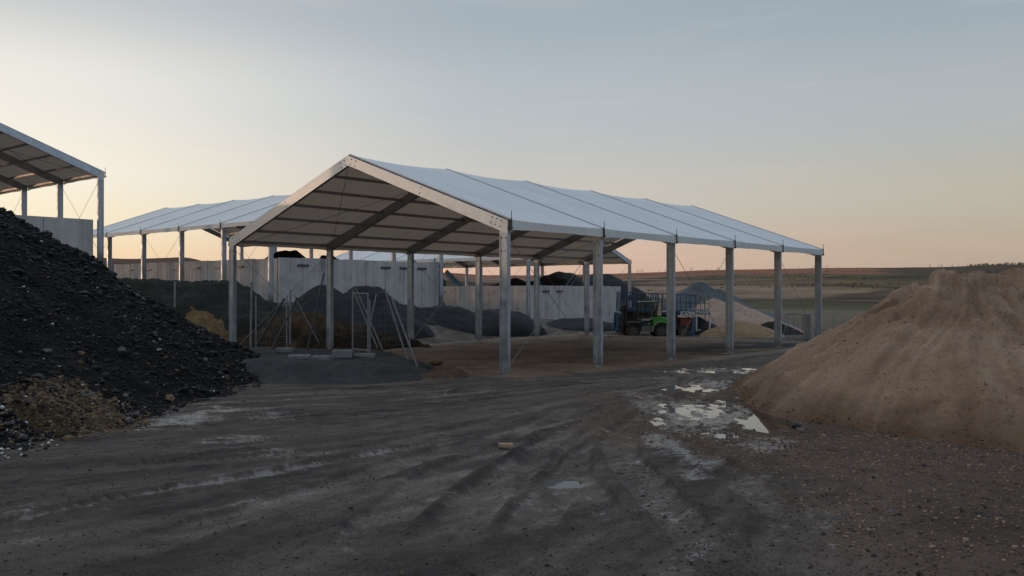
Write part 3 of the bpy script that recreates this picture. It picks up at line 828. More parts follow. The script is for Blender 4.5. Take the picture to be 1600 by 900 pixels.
# --- big sand heap at right
def sand_fn(X, Y):
    # crest line running away to the right
    cr = [(10.9, 24.6), (9.8, 21.0), (12.2, 21.2), (14.0, 22.0), (17.5, 23.0), (22, 23.5)]
    d, arc = seg_dist(X, Y, cr)
    ang_ = np.arctan2(Y - 21.2, X - 11.0)
    wob = .22 * fbm(X * .45, Y * .45, 3, 41)
    hc = np.interp(arc, [0, 3.7, 5.0, 7.5, 11, 16], [2.8, 3.07, 3.09, 2.94, 2.6, 2.4])
    front = sstep(-(Y - 19.5), -1.5, 3.0)
    Rr = np.interp(arc, [0, 3.7, 5], [4.75, 4.2, 4.7]) + 2.1 * front * sstep(X, 6.0, 10) + .4 * sstep(arc, 5, 9)
    t = 1 - (d + wob) / Rr
    z = hc * np.sign(t) * np.abs(np.clip(t, -.4, 1)) ** .95
    # rills and slides running straight down the slope
    band = sstep(d, .2, 1.3) * sstep(Rr - d, -.2, .8)
    al_ = np.where(arc < 3.75, arc * .5, arc * .9 - 1.5) + ang_ * 2.0
    kink = .35 * fbm(X * .6, Y * .6, 3, 3)
    z = z + .10 * band * fbm(al_ * 1.5 + kink, d * .12, 3, 44)
    z = z + .12 * band * fbm(al_ * 4.5 + kink * 2, d * .25, 3, 45)
    z = z + .06 * band * fbm(al_ * 13 + kink * 4, d * .6, 3, 46)
    # slumped scarps below the crest
    sc_ = fbm(X * .8 + .4 * fbm(X, Y, 2, 4), Y * .55, 4, 47)
    z = z - .20 * sstep(sc_, .05, .12) * sstep(z, 1.6, 2.4) * sstep(16.0 - X, 0, 2)
    z = z + .20 * sstep(fbm(X * 1.1, Y * 1.1, 3, 49), .0, .07) * sstep(z, 2.35, 2.6) * sstep(13.5 - X, 0, 1.0)
    # fallen clumps part way down
    z = z + .14 * np.clip(fbm(X * 2.2, Y * 2.2, 4, 53) - .28, 0, 1) * band * 2
    z = z + .06 * fbm(X * 2.5, Y * 2.5, 4, 48) + .03 * fbm(X * 9, Y * 9, 3, 52)
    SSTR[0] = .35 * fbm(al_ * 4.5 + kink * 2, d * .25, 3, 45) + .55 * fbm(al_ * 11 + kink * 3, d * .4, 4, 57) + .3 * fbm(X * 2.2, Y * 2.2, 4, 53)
    return z
SSTR = [None]
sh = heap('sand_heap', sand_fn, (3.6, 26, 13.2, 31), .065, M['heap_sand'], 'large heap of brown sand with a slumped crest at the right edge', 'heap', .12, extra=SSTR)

n = 24000
X = rng.uniform(4.5, 17, n); Y = 13.5 + 10 * rng.random(n); Z = sand_fn(X, Y)
k = (Z > .02) & (rng.random(n) < .25 + .75 * sstep(fbm(X * .8, Y * .8, 3, 58), -.2, .4)); X, Y, Z = X[k], Y[k], Z[k]
S = np.exp(rng.normal(np.log(.0085), .5, len(X)))
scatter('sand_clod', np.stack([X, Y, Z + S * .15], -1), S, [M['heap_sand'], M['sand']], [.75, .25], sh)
X = rng.uniform(4, 18, 60000); Y = rng.uniform(12.5, 30, 60000); dz = sand_fn(X, Y) - terrain(X, Y)
k = (dz < .16) & (dz > -.28 * rng.random(60000) ** 2); X, Y = X[k][:7000], Y[k][:7000]
Z = np.maximum(sand_fn(X, Y), ground_full(X, Y)[0]); S = np.exp(rng.normal(np.log(.0125), .55, len(X)))
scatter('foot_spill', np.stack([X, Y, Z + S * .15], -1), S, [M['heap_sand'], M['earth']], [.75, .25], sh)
# --- berm that carries the fence, clods at its end
def poly_in(X, Y, poly):
    d = np.full(X.shape, 1e9)
    n_ = len(poly)
    for i in range(n_):     # convex, counter-clockwise
        (x0, y0), (x1, y1) = poly[i], poly[(i + 1) % n_]
        L = math.hypot(x1 - x0, y1 - y0)
        d = np.minimum(d, (-(y1 - y0) * (X - x0) + (x1 - x0) * (Y - y0)) / L)
    return d
BERM = [(-10.6, 27.2), (-6, 26.4), (-2.6, 26.8), (-1.95, 28.3), (-2.4, 31.5), (-4.2, 36.0), (-12, 38)]
def berm_fn(X, Y):
    d = poly_in(X, Y, BERM) + .35 * fbm(X * .6, Y * .6, 4, 14)
    z = .52 * sstep(d, -.05, 1.9) - .03 * (d < 0)
    return z + (.08 * fbm(X * 1.4, Y * 1.4, 4, 15) + .035 * fbm(X * 6, Y * 6, 3, 16)) * sstep(d, -.2, .6) + terrain(X, Y) * .6
heap('grit_berm', berm_fn, (-13.5, -1, 25, 39), .09, M['berm'], 'low flat topped berm of dark grit under the loose fence posts', 'berm', .0)
def clod_fn(X, Y):
    z = cone(X, Y, -2.05, 28.5, 1.0, 2.0, .42, 1.0, .25, 21, .9)
    return z + .22 * np.clip(fbm(X * 2.2, Y * 2.2, 4, 22), -.3, 1) * (np.hypot((X + 2.05) / 1.1, (Y - 28.5) / 2.1) < 1) - .04
heap('earth_clods', clod_fn, (-4.2, .4, 25, 32), .06, M['earth'], 'lumpy brown clods of earth at the right end of the dark berm', 'earth', -.02)

# --- banks and mounds in the middle distance
def h_bank(X, Y):
    al, d = ag(X, Y)
    z = cone(X, Y, -18.2, 46.5, 9.2, 6.5, 3.15, .75, .25, 33, .35, .38)
    return z
heap('earth_bank', h_bank, (-30, -7, 37, 56), .18, M['bank_black'], 'dark scrubby earth bank below the long pale wall', 'bank', .3)
def h_ochre(X, Y):
    return np.maximum(h_bank(X, Y), terrain(X, Y)) - .12 + .5 * sstep(1.1 - np.hypot((X + 14.3) / 1.7, (Y - 41.0) / 2.3) - .25 * fbm(X * .8, Y * .8, 3, 35), 0, .6)
heap('ochre_earth', h_ochre, (-18, -11, 37, 45), .1, M['ochre'], 'bare ochre earth showing on the dark bank left of the near tent post', 'earth', base=lambda X, Y: np.maximum(h_bank(X, Y), terrain(X, Y)) + .1)
def h_brush(X, Y):
    return cone(X, Y, -10.6, 44.2, 6.5, 2.2, 1.55, .9, .15, 37, .9, .2)
heap('brown_bank', h_brush, (-19, -3, 40, 49), .11, M['scrub'], 'rough brown earth bank behind the leaning fence posts', 'bank', .2)
heap('grit_mound', lambda X, Y: np.maximum(cone(X, Y, -10.7, 52.3, 3.9, 3.4, 3.05, .85, 0, 61, .12, .12), cone(X, Y, -8.35, 52.6, 3.9, 3.4, 3.0, .85, 0, 63, .12, .15)), (-16, -3, 47, 58), .13, M['grey_heap'], 'twin topped mound of black grit against the tall grey wall', 'heap', .3)
heap('long_mound', lambda X, Y: np.maximum(np.maximum(cone(X, Y, -4.4, 57.6, 4.3, 3.2, 1.75, .6, 0, 65, .25, .25), cone(X, Y, -.9, 57.8, 3.3, 3.2, 1.55, .55, 0, 66, .25, .3)), cone(X, Y, -7.2, 56.2, 4.0, 3.0, 2.0, .8, 0, 69, .25, .1)), (-12, 4, 52, 63), .13, M['grey_heap'], 'long low black mound behind the left row of the middle tent', 'heap', .3)
heap('low_mound', lambda X, Y: cone(X, Y, 4.7, 65.0, 3.4, 3.0, .82, .6, 0, 67, .3, .3), (0, 9, 61, 69), .13, M['grey_heap'], 'small dark mound at the foot of the stained low wall', 'heap', .25)
heap('stock_heap', lambda X, Y: np.maximum(cone(X, Y, -16.0, 64.8, 6.4, 5.0, 5.62, .65, 0, 71, .08, .06), cone(X, Y, -13.2, 65.2, 5.2, 4.4, 5.3, .7, 0, 73, .12, .1)), (-23, -7, 58, 71), .2, M['black_heap'], 'black heap peeking above the tall grey wall, left of centre', 'heap', .3)
heap('stock_heap', lambda X, Y: cone(X, Y, -7.75, 70.2, 3.0, 3.0, 5.45, .6, 0, 75, .08, .05), (-13, -3, 66, 75), .2, M['grey_heap'], 'small dark heap tip showing over the right part of the tall wall', 'heap', .3)
heap('stock_heap', lambda X, Y: np.maximum(np.maximum(cone(X, Y, 4.5, 88, 6.8, 5, 4.7, .55, 0, 77, .08, .1), cone(X, Y, 8.8, 92, 6.2, 5, 4.5, .5, 0, 79, .08, .2)), cone(X, Y, .2, 88, 6.5, 5, 4.1, .7, 0, 81, .08, .05)), (-9, 18, 80, 100), .25, M['grey_heap'], 'long black heap seen under the farthest tent, above the low wall', 'heap', .3)
# --- heaps of sand and grit beyond the tent, at right
heap('grit_heap', lambda X, Y: np.maximum(cone(X, Y, 15.6, 76, 5.3, 5.6, 3.5, 1.0, 0, 83, .05, .04), cone(X, Y, 16.8, 76, 6.4, 5.8, 2.95, 1.0, 0, 83, .05, .03)), (6, 26, 67, 85), .2, M['blue_heap'], 'blue grey pointed grit heap, tallest behind the blue lift', 'heap', .3)
heap('pale_sand_heap', lambda X, Y: np.maximum(cone(X, Y, 14.3, 64.5, 4.6, 4.2, 2.25, 1.0, 0, 85, .05, .05), cone(X, Y, 15.4, 64.3, 4.9, 4.2, 2.05, 1.0, 0, 85, .05, .03)), (7, 22, 58, 71), .13, M['beige_heap'], 'pale beige sand heap in front of the blue grey one', 'heap', .25)
heap('tan_sand_heap', lambda X, Y: cone(X, Y, 14.5, 57.6, 2.6, 2.0, .85, .8, 0, 87, .2, .1), (10, 19, 54, 61), .08, M['tan_heap'], 'small tan sand heap beyond the rear posts, lowest of the sand heaps', 'heap', .15)
heap('dark_heap', lambda X, Y: cone(X, Y, 12.3, 60.4, 2.0, 1.6, 1.05, .9, 0, 89, .2, .05), (9, 16, 57, 64), .1, M['grey_heap'], 'small dark pile right beside the white stand', 'heap', .15)
heap('dark_heap', lambda X, Y: cone(X, Y, 17.3, 60.2, 1.9, 1.3, .75, .8, 0, 90, .3, .1), (13, 21, 57, 63), .1, M['bank_black'], 'little dark heap at the right foot of the pale beige sand', 'heap', .15)

# ------------------------------------------------------------------ stones and grit on the yard
n = 3600
Y = np.concatenate([8.5 + 18 * rng.random(n) ** 1.6]); X = Y * rng.uniform(-.6, .6, n)
k = (black_fn(X, Y) < .02) & (sand_fn(X, Y) < .02); X, Y = X[k], Y[k]
g = ground_full(X, Y)
S = np.exp(rng.normal(np.log(.009), .5, len(X))) * (1 + .5 * g[3])
o = scatter('yard_pebbles', np.stack([X, Y, g[0] + S * .2], -1), S, [M['earth'], M['rock_grey'], M['rock_tan'], M['berm']], [.35, .15, .15, .35])
tag(o, 'small stones and clods strewn over the muddy yard', 'stones')
n = 9000
Y = 9 + 8.5 * rng.random(n); X = 3.0 + rng.random(n) ** .8 * 8.5
g = ground_full(X, Y); k = (g[3] > .35) & (sand_fn(X, Y) < .03); X, Y = X[k], Y[k]; gz = g[0][k]
S = np.exp(rng.normal(np.log(.014), .4, len(X)))
o = scatter('sand_gravel', np.stack([X, Y, gz + S * .2], -1), S, [M['sand'], M['rock_tan'], M['rock_grey']], [.6, .28, .12])
tag(o, 'brown gravel strewn in front of the big sand heap', 'gravel')

n = 26000
Y = 8.4 + 17 * rng.random(n) ** 1.35; X = Y * rng.uniform(-.6, .6, n)
dn_ = fbm(X * .9, Y * .9, 4, 131) + .6 * fbm(X * .2, Y * .2, 2, 133)
k = (black_fn(X, Y) < .02) & (sand_fn(X, Y) < .02) & (rng.random(n) < .15 + .85 * sstep(dn_, -.25, .35)); X, Y = X[k], Y[k]
g = ground_full(X, Y); k = g[1] < .75; X, Y, gz = X[k], Y[k], g[0][k]
S = np.exp(rng.normal(np.log(.0078), .45, len(X)))
o = scatter('mud_crumbs', np.stack([X, Y, gz + S * .15], -1), S, [M['mud'], M['crumb']], [.35, .65])
tag(o, 'crumbs of dried mud all over the wheel marked yard', 'mud')
def stone(name, loc, size, mat, label, cat, seed):
    r = random.Random(seed); v, f = ico()
    mb = MB(); mb.add([(p[0] * size[0] * r.uniform(.8, 1.15), p[1] * size[1] * r.uniform(.8, 1.15), p[2] * size[2] * r.uniform(.8, 1.15)) for p in v], [tuple(q) for q in f])
    o = mb.build(name, mat); o.location = loc
    sb = o.modifiers.new('sub', 'SUBSURF'); sb.levels = 1; sb.render_levels = 1
    return tag(o, label, cat)
x, y = gp(366, 600); stone('stone', (x, y, .07), (.11, .1, .14), M['white_stone'], 'pale pointed stone on the mud left of the berm', 'stone', 1)
x, y = gp(682, 566, .35); stone('boulder', (x, y, .36), (.34, .3, .2), M['rock_tan'], 'rounded grey brown boulder on top of the earth clods', 'boulder', 2)
x, y = gp(790, 698)
mb = MB(); mb.box((0, 0, .03), (.24, .11, .06)); mb.box((.03, .0, .064), (.1, .03, .01))
o = mb.build('brick', M['brick'], bevel=.008); o.location = (x, y, .0); o.rotation_euler = (.05, .04, .25); tag(o, 'broken tan brick lying in the middle of the muddy yard', 'brick')

# ------------------------------------------------------------------ fence remains on the berm
def bz(X, Y): return float(max(berm_fn(np.array([X]), np.array([Y]))[0], terrain(np.array([X]), np.array([Y]))[0]))
def pole(p, q, r, label, mat='post_galv', group='loose fence posts on the berm'):
    mb = MB(); b = Vector(p); t = Vector(q) - b
    mb.tube((0, 0, 0), t, r, 8)
    d = t.normalized()
    mb.tube(t - d * .03, t + d * .015, r * 1.25, 8)             # cap
    for k in (.3, .6, .85): mb.tube(t * k - d * .02, t * k + d * .02, r * 1.35, 8)   # clips
    o = mb.build('fence_post', M[mat]); o.location = b
    return tag(o, label, 'fence post', group)
def lean(a, b, Ya, Yb, r, label, mat='post_galv'):
    p = at(*a, Ya); q = at(*b, Yb); return pole(p, q, r, label, mat)
lean((391, 556), (393, 441), 31, 31, .035, 'upright fence post nearest the black heap, tallest of the posts')
lean((453, 537), (454, 453), 34, 34, .035, 'upright fence post behind the pale slabs')
lean((273, 480), (273.5, 440), 40, 40, .04, 'single upright post standing alone on the dark bank')
lean((401, 540), (444, 467), 32.5, 32.6, .04, 'dark post leaning right, beside the tallest upright post', 'steel')
lean((424, 547), (464, 466), 32, 32.3, .035, 'thin dark post leaning right against the upright post', 'steel')
lean((480, 548), (506, 427), 31.5, 31.8, .03, 'long thin post leaning slightly right from the slabs', 'steel')
lean((498, 535), (459, 461), 33.5, 33.2, .022, 'thin rod leaning left across the dark mound')
lean((597, 545), (556, 450), 32, 31.8, .03, 'rod leaning left through the mesh frame, upper of the pair')
lean((590, 544), (551, 453), 32, 31.8, .03, 'rod leaning left through the mesh frame, lower of the pair')
lean((577, 512), (588, 460), 31.9, 32.1, .02, 'short rod leaning right behind the mesh frame')
lean((637, 564), (601, 452), 29.9, 29.6, .03, 'left of two parallel poles leaning at the berm end')
lean((652, 573), (611, 463), 29.2, 29.1, .03, 'right of two parallel poles leaning at the berm end')

def panel(px0, px1, ptop, pbot, Y0, Y1, label, top=True):
    a = at(px0, pbot, Y0); b = at(px1, pbot, Y1); u = at(px0, ptop, Y0)
    h = u.z - a.z; d = b - a; d.z = 0; L = d.length
    t = empty('wire_fence', a, math.atan2(d.y, d.x), label, 'fence', 'wire mesh fences on the berm')
    for x in (0, L):
        mb = MB(); mb.tube((x, 0, 0), (x, 0, h), .028, 8); mb.build('post', M['post_galv'], t)
    if top:
        mb = MB(); mb.tube((.03, 0, h - .03), (L - .03, 0, h - .03), .02, 8); mb.tube((.03, 0, .18), (L - .03, 0, .18), .02, 8); mb.build('rail', M['post_galv'], t)
    mb = MB()
    nx = max(3, int(L / .12)); nz = int((h - .25) / .22)
    for i in range(1, nx): mb.tube((L * i / nx, 0, .18), (L * i / nx, 0, h - .05), .002, 4)
    for i in range(nz + 1): mb.tube((.03, .006, .2 + i * .22), (L - .03, .006, .2 + i * .22), .003, 4)
    mb.build('wire_mesh', M['wire'], t)
    return t
panel(551, 575, 457, 553, 31.5, 30.5, 'narrow mesh fence frame standing upright on the berm')
panel(400, 448, 462, 545, 33, 33.6, 'see through mesh fence panel behind the leaning dark posts', False)
panel(578, 640, 468, 550, 31.2, 32.5, 'see through mesh fence panel between the frame and the parallel poles', False)

def slab(px, py, Y, dims, rz, label, tilt=0):
    p = at(px, py, Y)
    mb = MB(); mb.box((0, 0, dims[2] / 2), dims)
    mb.box((dims[0] * .3, 0, dims[2] + .01), (.12, .12, .03)); mb.box((-dims[0] * .3, 0, dims[2] + .01), (.12, .12, .03))
    o = mb.build('concrete_foot', M['slab'], bevel=.02)
    z = bz(p.x, p.y) - .02
    o.location = (p.x, p.y, z); o.rotation_euler = (tilt, 0, rz)
    return tag(o, label, 'fence foot', 'concrete fence feet lying on the berm')
slab(468, 557, 29.6, (.7, .55, .13), .15, 'broad pale concrete foot lying left of the stacked ones')
slab(503, 560, 29.2, (.6, .42, .15), -.12, 'concrete foot lying in front of the stacked one')
slab(535, 556, 29.9, (.65, .4, .24), .1, 'thick concrete foot right of the others on the berm')
slab(446, 541, 32.6, (.6, .42, .15), .0, 'concrete foot at the base of the upright post behind')
slab(570, 556, 30.4, (.7, .4, .14), .1, 'thin concrete foot under the mesh frame')

# ------------------------------------------------------------------ forklift
def wheel(parent, x, y, r, w, name='wheel'):
    mb = MB(); n = 24
    prof = [(r * .58, w / 2 * .8), (r * .86, w / 2), (r * .97, w / 2 * .85), (r, w / 2 * .5), (r, -w / 2 * .5), (r * .97, -w / 2 * .85), (r * .86, -w / 2), (r * .58, -w / 2 * .8)]
    vs = []; fs = []
    for i in range(n):
        a = 2 * math.pi * i / n
        for j, (rr, yy) in enumerate(prof):
            k = rr * (1.0 if not (i % 2 and 2 <= j <= 5) else .955)
            vs.append((math.cos(a) * k, yy, math.sin(a) * k))
    m = len(prof)
    for i in range(n):
        for j in range(m):
            fs.append((i * m + j, i * m + (j + 1) % m, ((i + 1) % n) * m + (j + 1) % m, ((i + 1) % n) * m + j))
    mb.add(vs, fs)
    wl = mb.build(name, M['tyre'], parent); wl.location = (x, y, r)
    mb = MB(); mb.tube((0, -w * .36, 0), (0, w * .36, 0), r * .6, 20); mb.tube((0, -w * .45, 0), (0, w * .45, 0), r * .22, 12)
    for i in range(6):
        a = i * math.pi / 3
        mb.tube((math.cos(a) * r * .38, -w * .40, math.sin(a) * r * .38), (math.cos(a) * r * .38, w * .40, math.sin(a) * r * .38), r * .05, 6)
    mb.build('rim', M['rim'], wl)
    return wl

def forklift(loc, rz):
    t = empty('forklift', loc, rz, 'green and black rough terrain forklift parked in front of the blue lift', 'forklift')
    # local +x is forward (the mast end)
    wd = .62
    for y in (-wd, wd):
        wheel(t, 1.0, y, .45, .36); wheel(t, -.72, y, .44, .34)
    mb = MB(); mb.prism([(-1.35, .42), (1.1, .42), (1.2, .62), (1.1, .95), (.35, 1.0), (.25, .8), (-.35, .8), (-1.35, .8)], -.42, .42)
    mb.build('chassis', M['black'], t, bevel=.03)
    for y in (-.6, .6):
        mb = MB(); mb.box((.12, y, .55), (.78, .16, .3)); mb.box((.12, y * 1.02, .72), (.6, .14, .04)); mb.build('step_box', M['grey_box'], t, bevel=.03)
    # rear hood, rounded down towards the counterweight
    mb = MB()
    prof = [(-.25, .82), (-.25, 1.22), (-.45, 1.30), (-.75, 1.30), (-1.05, 1.24), (-1.35, 1.10), (-1.52, .92), (-1.60, .62), (-1.56, .40), (-1.30, .40), (-1.25, .82)]
    mb.prism(prof, -.55, .55); mb.build('hood', M['green'], t, bevel=.06)
    mb = MB()
    for k in range(3): mb.box((-1.36 - .05 * k, -.57, .95 - .1 * k), (.26, .03, .03)); mb.box((-1.36 - .05 * k, .57, .95 - .1 * k), (.26, .03, .03))
    mb.build('grille', M['black'], t)
    for y in (-.62, .62):
        mb = MB(); n = 12; r0, r1 = .53, .60
        for i in range(n):
            a0 = math.radians(-12 + 186 * i / n); a1 = math.radians(-12 + 186 * (i + 1) / n)
            vs = []
            for (a, r) in ((a0, r0), (a1, r0), (a1, r1), (a0, r1)): vs.append((-.72 + math.cos(a) * r * -1, .44 + math.sin(a) * r))
            mb.prism(vs, y - .2, y + .2)
        mb.build('rear_fender', M['green_pale'], t)
        mb = MB(); mb.prism([(.55, .78), (.72, .98), (1.2, .98), (1.42, .8), (1.36, .76), (1.16, .92), (.76, .92), (.6, .74)], y - .2, y + .2); mb.build('front_fender', M['black'], t)
    # overhead guard and cab
    mb = MB()
    for y in (-.5, .5):
        mb.bar((.72, y, .95), (.5, y, 2.12), .07, .07); mb.bar((-.42, y, 1.2), (-.52, y, 2.12), .07, .08)
        mb.bar((.52, y, 2.14), (-.54, y, 2.14), .07, .07); mb.bar((.0, y, .95), (.08, y, 2.12), .05, .05)
        mb.bar((.68, y, 1.2), (.03, y, 1.25), .04, .05)
    for k in range(6): mb.bar((.48 - .2 * k, -.5, 2.15), (.48 - .2 * k, .5, 2.15), .05, .04)
    mb.build('cab_frame', M['black'], t)
    mb = MB(); mb.box((-.02, 0, 2.20), (1.1, 1.06, .05)); mb.build('cab_roof', M['green_pale'], t, bevel=.02)
    mb = MB(); mb.box((-.62, -.48, 1.72), (.24, .06, .74)); mb.box((-.62, .48, 1.72), (.24, .06, .74)); mb.box((-.74, 0, 1.72), (.04, .9, .72)); mb.build('rear_panel', M['cream'], t, bevel=.01)
    mb = MB(); mb.box((-.1, 0, 1.05), (.5, .5, .14)); mb.bar((-.32, 0, 1.1), (-.42, 0, 1.7), .46, .12, up=(1, 0, 0)); mb.build('seat', M['black'], t, bevel=.03)
    mb = MB(); mb.box((.18, -.53, 1.12), (.46, .04, .10)); mb.box((.18, .53, 1.12), (.46, .04, .10)); mb.build('side_panel', M['white'], t, bevel=.01)
    mb = MB(); mb.tube((.48, 0, 1.0), (.3, 0, 1.42), .03, 8)
    for i in range(14):
        a0, a1 = 2 * math.pi * i / 14, 2 * math.pi * (i + 1) / 14
        mb.tube((.28 + .05 * math.cos(a0), .17 * math.sin(a0), 1.45 + .12 * math.cos(a0)), (.28 + .05 * math.cos(a1), .17 * math.sin(a1), 1.45 + .12 * math.cos(a1)), .016, 6)
    mb.build('steering_wheel', M['black'], t)
    mb = MB()
    for y in (-.36, .36):
        mb.bar((1.42, y, .3), (1.36, y, 2.02), .12, .1, up=(1, 0, 0)); mb.bar((1.52, y * .8, .3), (1.46, y * .8, 2.0), .08, .08, up=(1, 0, 0))
    mb.box((1.4, 0, 2.0), (.12, .84, .1)); mb.box((1.4, 0, 1.2), (.1, .8, .1)); mb.box((1.42, 0, .5), (.1, .8, .12))
    mb.tube((1.44, 0, .35), (1.4, 0, 1.9), .05, 8); mb.tube((1.3, .18, 1.0), (.8, .25, .7), .04, 8)
    mb.build('mast', M['black'], t)
    mb = MB(); mb.box((1.6, 0, .45), (.07, 1.2, .1)); mb.box((1.6, 0, .8), (.07, 1.2, .1))
    for y in (-.55, -.2, .2, .55): mb.bar((1.62, y, .4), (1.62, y, 1.45), .04, .04)
    mb.box((1.62, 0, 1.45), (.05, 1.16, .05)); mb.build('carriage', M['black'], t)
    for y in (-.3, .3):
        mb = MB(); mb.box((1.66, y, .48), (.05, .12, .7)); mb.prism([(1.64, .10), (2.7, .10), (2.7, .12), (1.64, .16)], y - .06, y + .06); mb.build('fork', M['steel'], t)
    mb = MB(); mb.tube((-.3, .3, 2.22), (-.3, .3, 2.32), .06, 10); mb.build('beacon', M['amber_off'] if 'amber_off' in M else M['cream'], t)
    return t
forklift((8.25, 55.6, -.10), math.radians(184))

# ------------------------------------------------------------------ blue scissor lift
def text_mesh(txt, size, mat, parent, loc, rot, name='lettering', shear=0.0, bold=.0):
    cu = bpy.data.curves.new(name, 'FONT'); cu.body = txt; cu.size = size; cu.extrude = .006; cu.shear = shear; cu.offset = bold
    cu.align_x = 'CENTER'; cu.align_y = 'CENTER'
    tmp = bpy.data.objects.new('tmp_text', cu); C.objects.link(tmp)
    dg = bpy.context.evaluated_depsgraph_get(); dg.update()
    me = bpy.data.meshes.new_from_object(tmp.evaluated_get(dg)); me.name = name
    bpy.data.objects.remove(tmp); bpy.data.curves.remove(cu)
    me.materials.clear(); me.materials.append(mat)
    o = bpy.data.objects.new(name, me); C.objects.link(o); o.parent = parent; o.location = loc; o.rotation_euler = rot
    return o

def scissor(loc, rz):
    t = empty('scissor_lift', loc, rz, 'long blue scissor lift with railed platform behind the green forklift', 'scissor lift')
    L = 4.9; hw = .85
    for x in (-1.75, 1.75):
        for y in (-.8, .8): wheel(t, x, y, .38, .3)
    mb = MB(); mb.box((0, 0, .55), (4.3, 1.1, .34)); mb.box((0, 0, .8), (3.9, .9, .16)); mb.build('chassis', M['blue_dark'], t, bevel=.03)
    for y in (-.9, .5):
        mb = MB(); mb.prism([(1.55, .18), (2.45, .18), (2.45, 1.28), (2.28, 1.32), (2.2, .42), (1.6, .38)], y, y + .4); mb.build('end_frame', M['blue'], t, bevel=.02)
    for y in (-.75, .75):
        mb = MB(); mb.prism([(-2.62, .12), (-2.3, .12), (-2.3, .3), (-2.36, 1.3), (-2.3, 1.32), (-2.3, 1.38), (-2.56, 1.38), (-2.56, .4), (-2.62, .3)], y - .12, y + .12); mb.build('outrigger', M['blue'], t, bevel=.015)
    mb = MB(); mb.box((1.9, 0, .92), (.72, 1.3, .66)); mb.box((1.9, -.66, .95), (.5, .03, .4)); mb.build('engine_box', M['red'], t, bevel=.03)
    mb = MB(); mb.box((1.95, -.70, .62), (.3, .04, .16)); mb.build('engine_grille', M['grey_box'], t)
    # folded scissor arms
    mb = MB()
    for lv in range(4):
        z0 = .92 + lv * .13
        for y in (-.42, .42):
            mb.bar((-1.8, y, z0), (1.4, y + .02, z0 + .11), .07, .1); mb.bar((-1.8, y * .82, z0 + .11), (1.4, y * .82, z0), .07, .1)
        mb.tube((-.2, -.5, z0 + .055), (-.2, .5, z0 + .055), .05, 8)
    mb.build('scissor_arms', M['black'], t)
    mb = MB(); mb.box((0, 0, 1.52), (L, 2 * hw, .12)); mb.box((.9, -hw - .015, 1.50), (3.0, .03, .24)); mb.build('platform', M['blue_dark'], t, bevel=.01)
    mb = MB(); zt = 2.72
    for y in (-hw, hw):
        for i in range(9):
            x = -L / 2 + .04 + (L - .08) * i / 8
            w_ = .05 if i not in (4, 5) else .10
            mb.box((x, y, (1.58 + zt) / 2), (w_, .05, zt - 1.58))
        for z, h in ((zt, .06), (2.22, .06), (1.66, .16)): mb.box((0, y, z), (L, .045, h))
        mb.box((-.15, y, 2.42), (.10, .06, .62))
    for x in (-L / 2 + .03, L / 2 - .03):
        for z, h in ((zt, .06), (2.22, .06), (1.66, .16)): mb.box((x, 0, z), (.045, 2 * hw - .06, h))
        for y in (-.4, .1, .5): mb.box((x, y, (1.58 + zt) / 2), (.045, .045, zt - 1.58))
    mb.build('guard_rail', M['blue'], t)
    mb = MB(); mb.box((-1.75, -hw + .14, 2.35), (.3, .2, .34)); mb.box((-1.75, -hw + .14, 2.56), (.2, .14, .08)); mb.build('control_box', M['blue'], t, bevel=.02)
    mb = MB()
    mb.tube((-.75, -hw + .1, 1.6), (-.75, -hw + .1, 2.1), .07, 8); mb.tube((.2, -hw + .12, 1.6), (.22, -hw + .12, 2.0), .08, 8)
    mb.box((-.9, -hw + .08, 2.5), (.14, .06, .3)); mb.build('hose_bundle', M['black'], t)
    text_mesh('JOZER', .34, M['lettering'], t, (1.93, -hw - .045, 1.52), (math.pi / 2, 0, 0), shear=.15, bold=.006)
    text_mesh('MFN', .17, M['lettering'], t, (.48, -hw - .045, 1.60), (math.pi / 2, 0, 0), bold=.004)
    return t
sl = scissor((9.22, 59.2, -.12), math.radians(1.5)); sl.rotation_euler = (0, math.radians(2.6), math.radians(1.5))

# pale work platform with a white U-shaped stand, right of it
t = empty('work_platform', (12.35, 59.6, -.15), math.radians(3), 'white U shaped stand with pale railed platform, right of the blue lift', 'work platform')
mb = MB(); w_ = .43
mb.bar((-w_, -.5, .3), (-w_, -.5, 1.35), .11, .11, up=(1, 0, 0)); mb.bar((w_, -.5, .32), (w_ + .06, -.5, 1.35), .1, .1, up=(1, 0, 0)); mb.bar((-w_ - .1, -.5, .26), (w_ + .08, -.5, .26), .12, .12)
mb.bar((-w_, -.5, .3), (-w_, .7, .3), .1, .1); mb.bar((w_, -.5, .3), (w_, .7, .3), .1, .1); mb.bar((-w_ + .06, -.49, .34), (-w_ + .3, -.49, .42), .08, .05)
mb.build('stand', M['white'], t, bevel=.01)
for x in (-w_, w_): wheel(t, x, .35, .24, .16)
mb = MB()
for x in (-w_, w_): mb.bar((x, .5, .35), (x, .5, 2.6), .07, .07, up=(1, 0, 0))
mb.build('mast', M['white'], t)
mb = MB(); mb.box((.02, .1, 1.48), (1.0, 1.2, .08)); mb.build('deck', M['slab'], t)
for y in (-.45, .65):
    mb = MB()
    for x in (-.42, -.14, .14, .42): mb.box((x, y, 2.05), (.035, .035, 1.05))
    for z in (2.58, 2.1): mb.box((0, y, z), (.9, .03, .04))
    mb.box((.12, y, 2.35), (.16, .02, .5)); mb.build('guard_rail', M['slab'], t)
mb = MB(); mb.box((.05, -.53, 1.55), (.84, .03, .34)); mb.build('sign_board', M['slab'], t)
text_mesh('HUZZET', .26, M['lettering'], t, (.05, -.555, 1.55), (math.pi / 2, 0, 0), bold=.002)

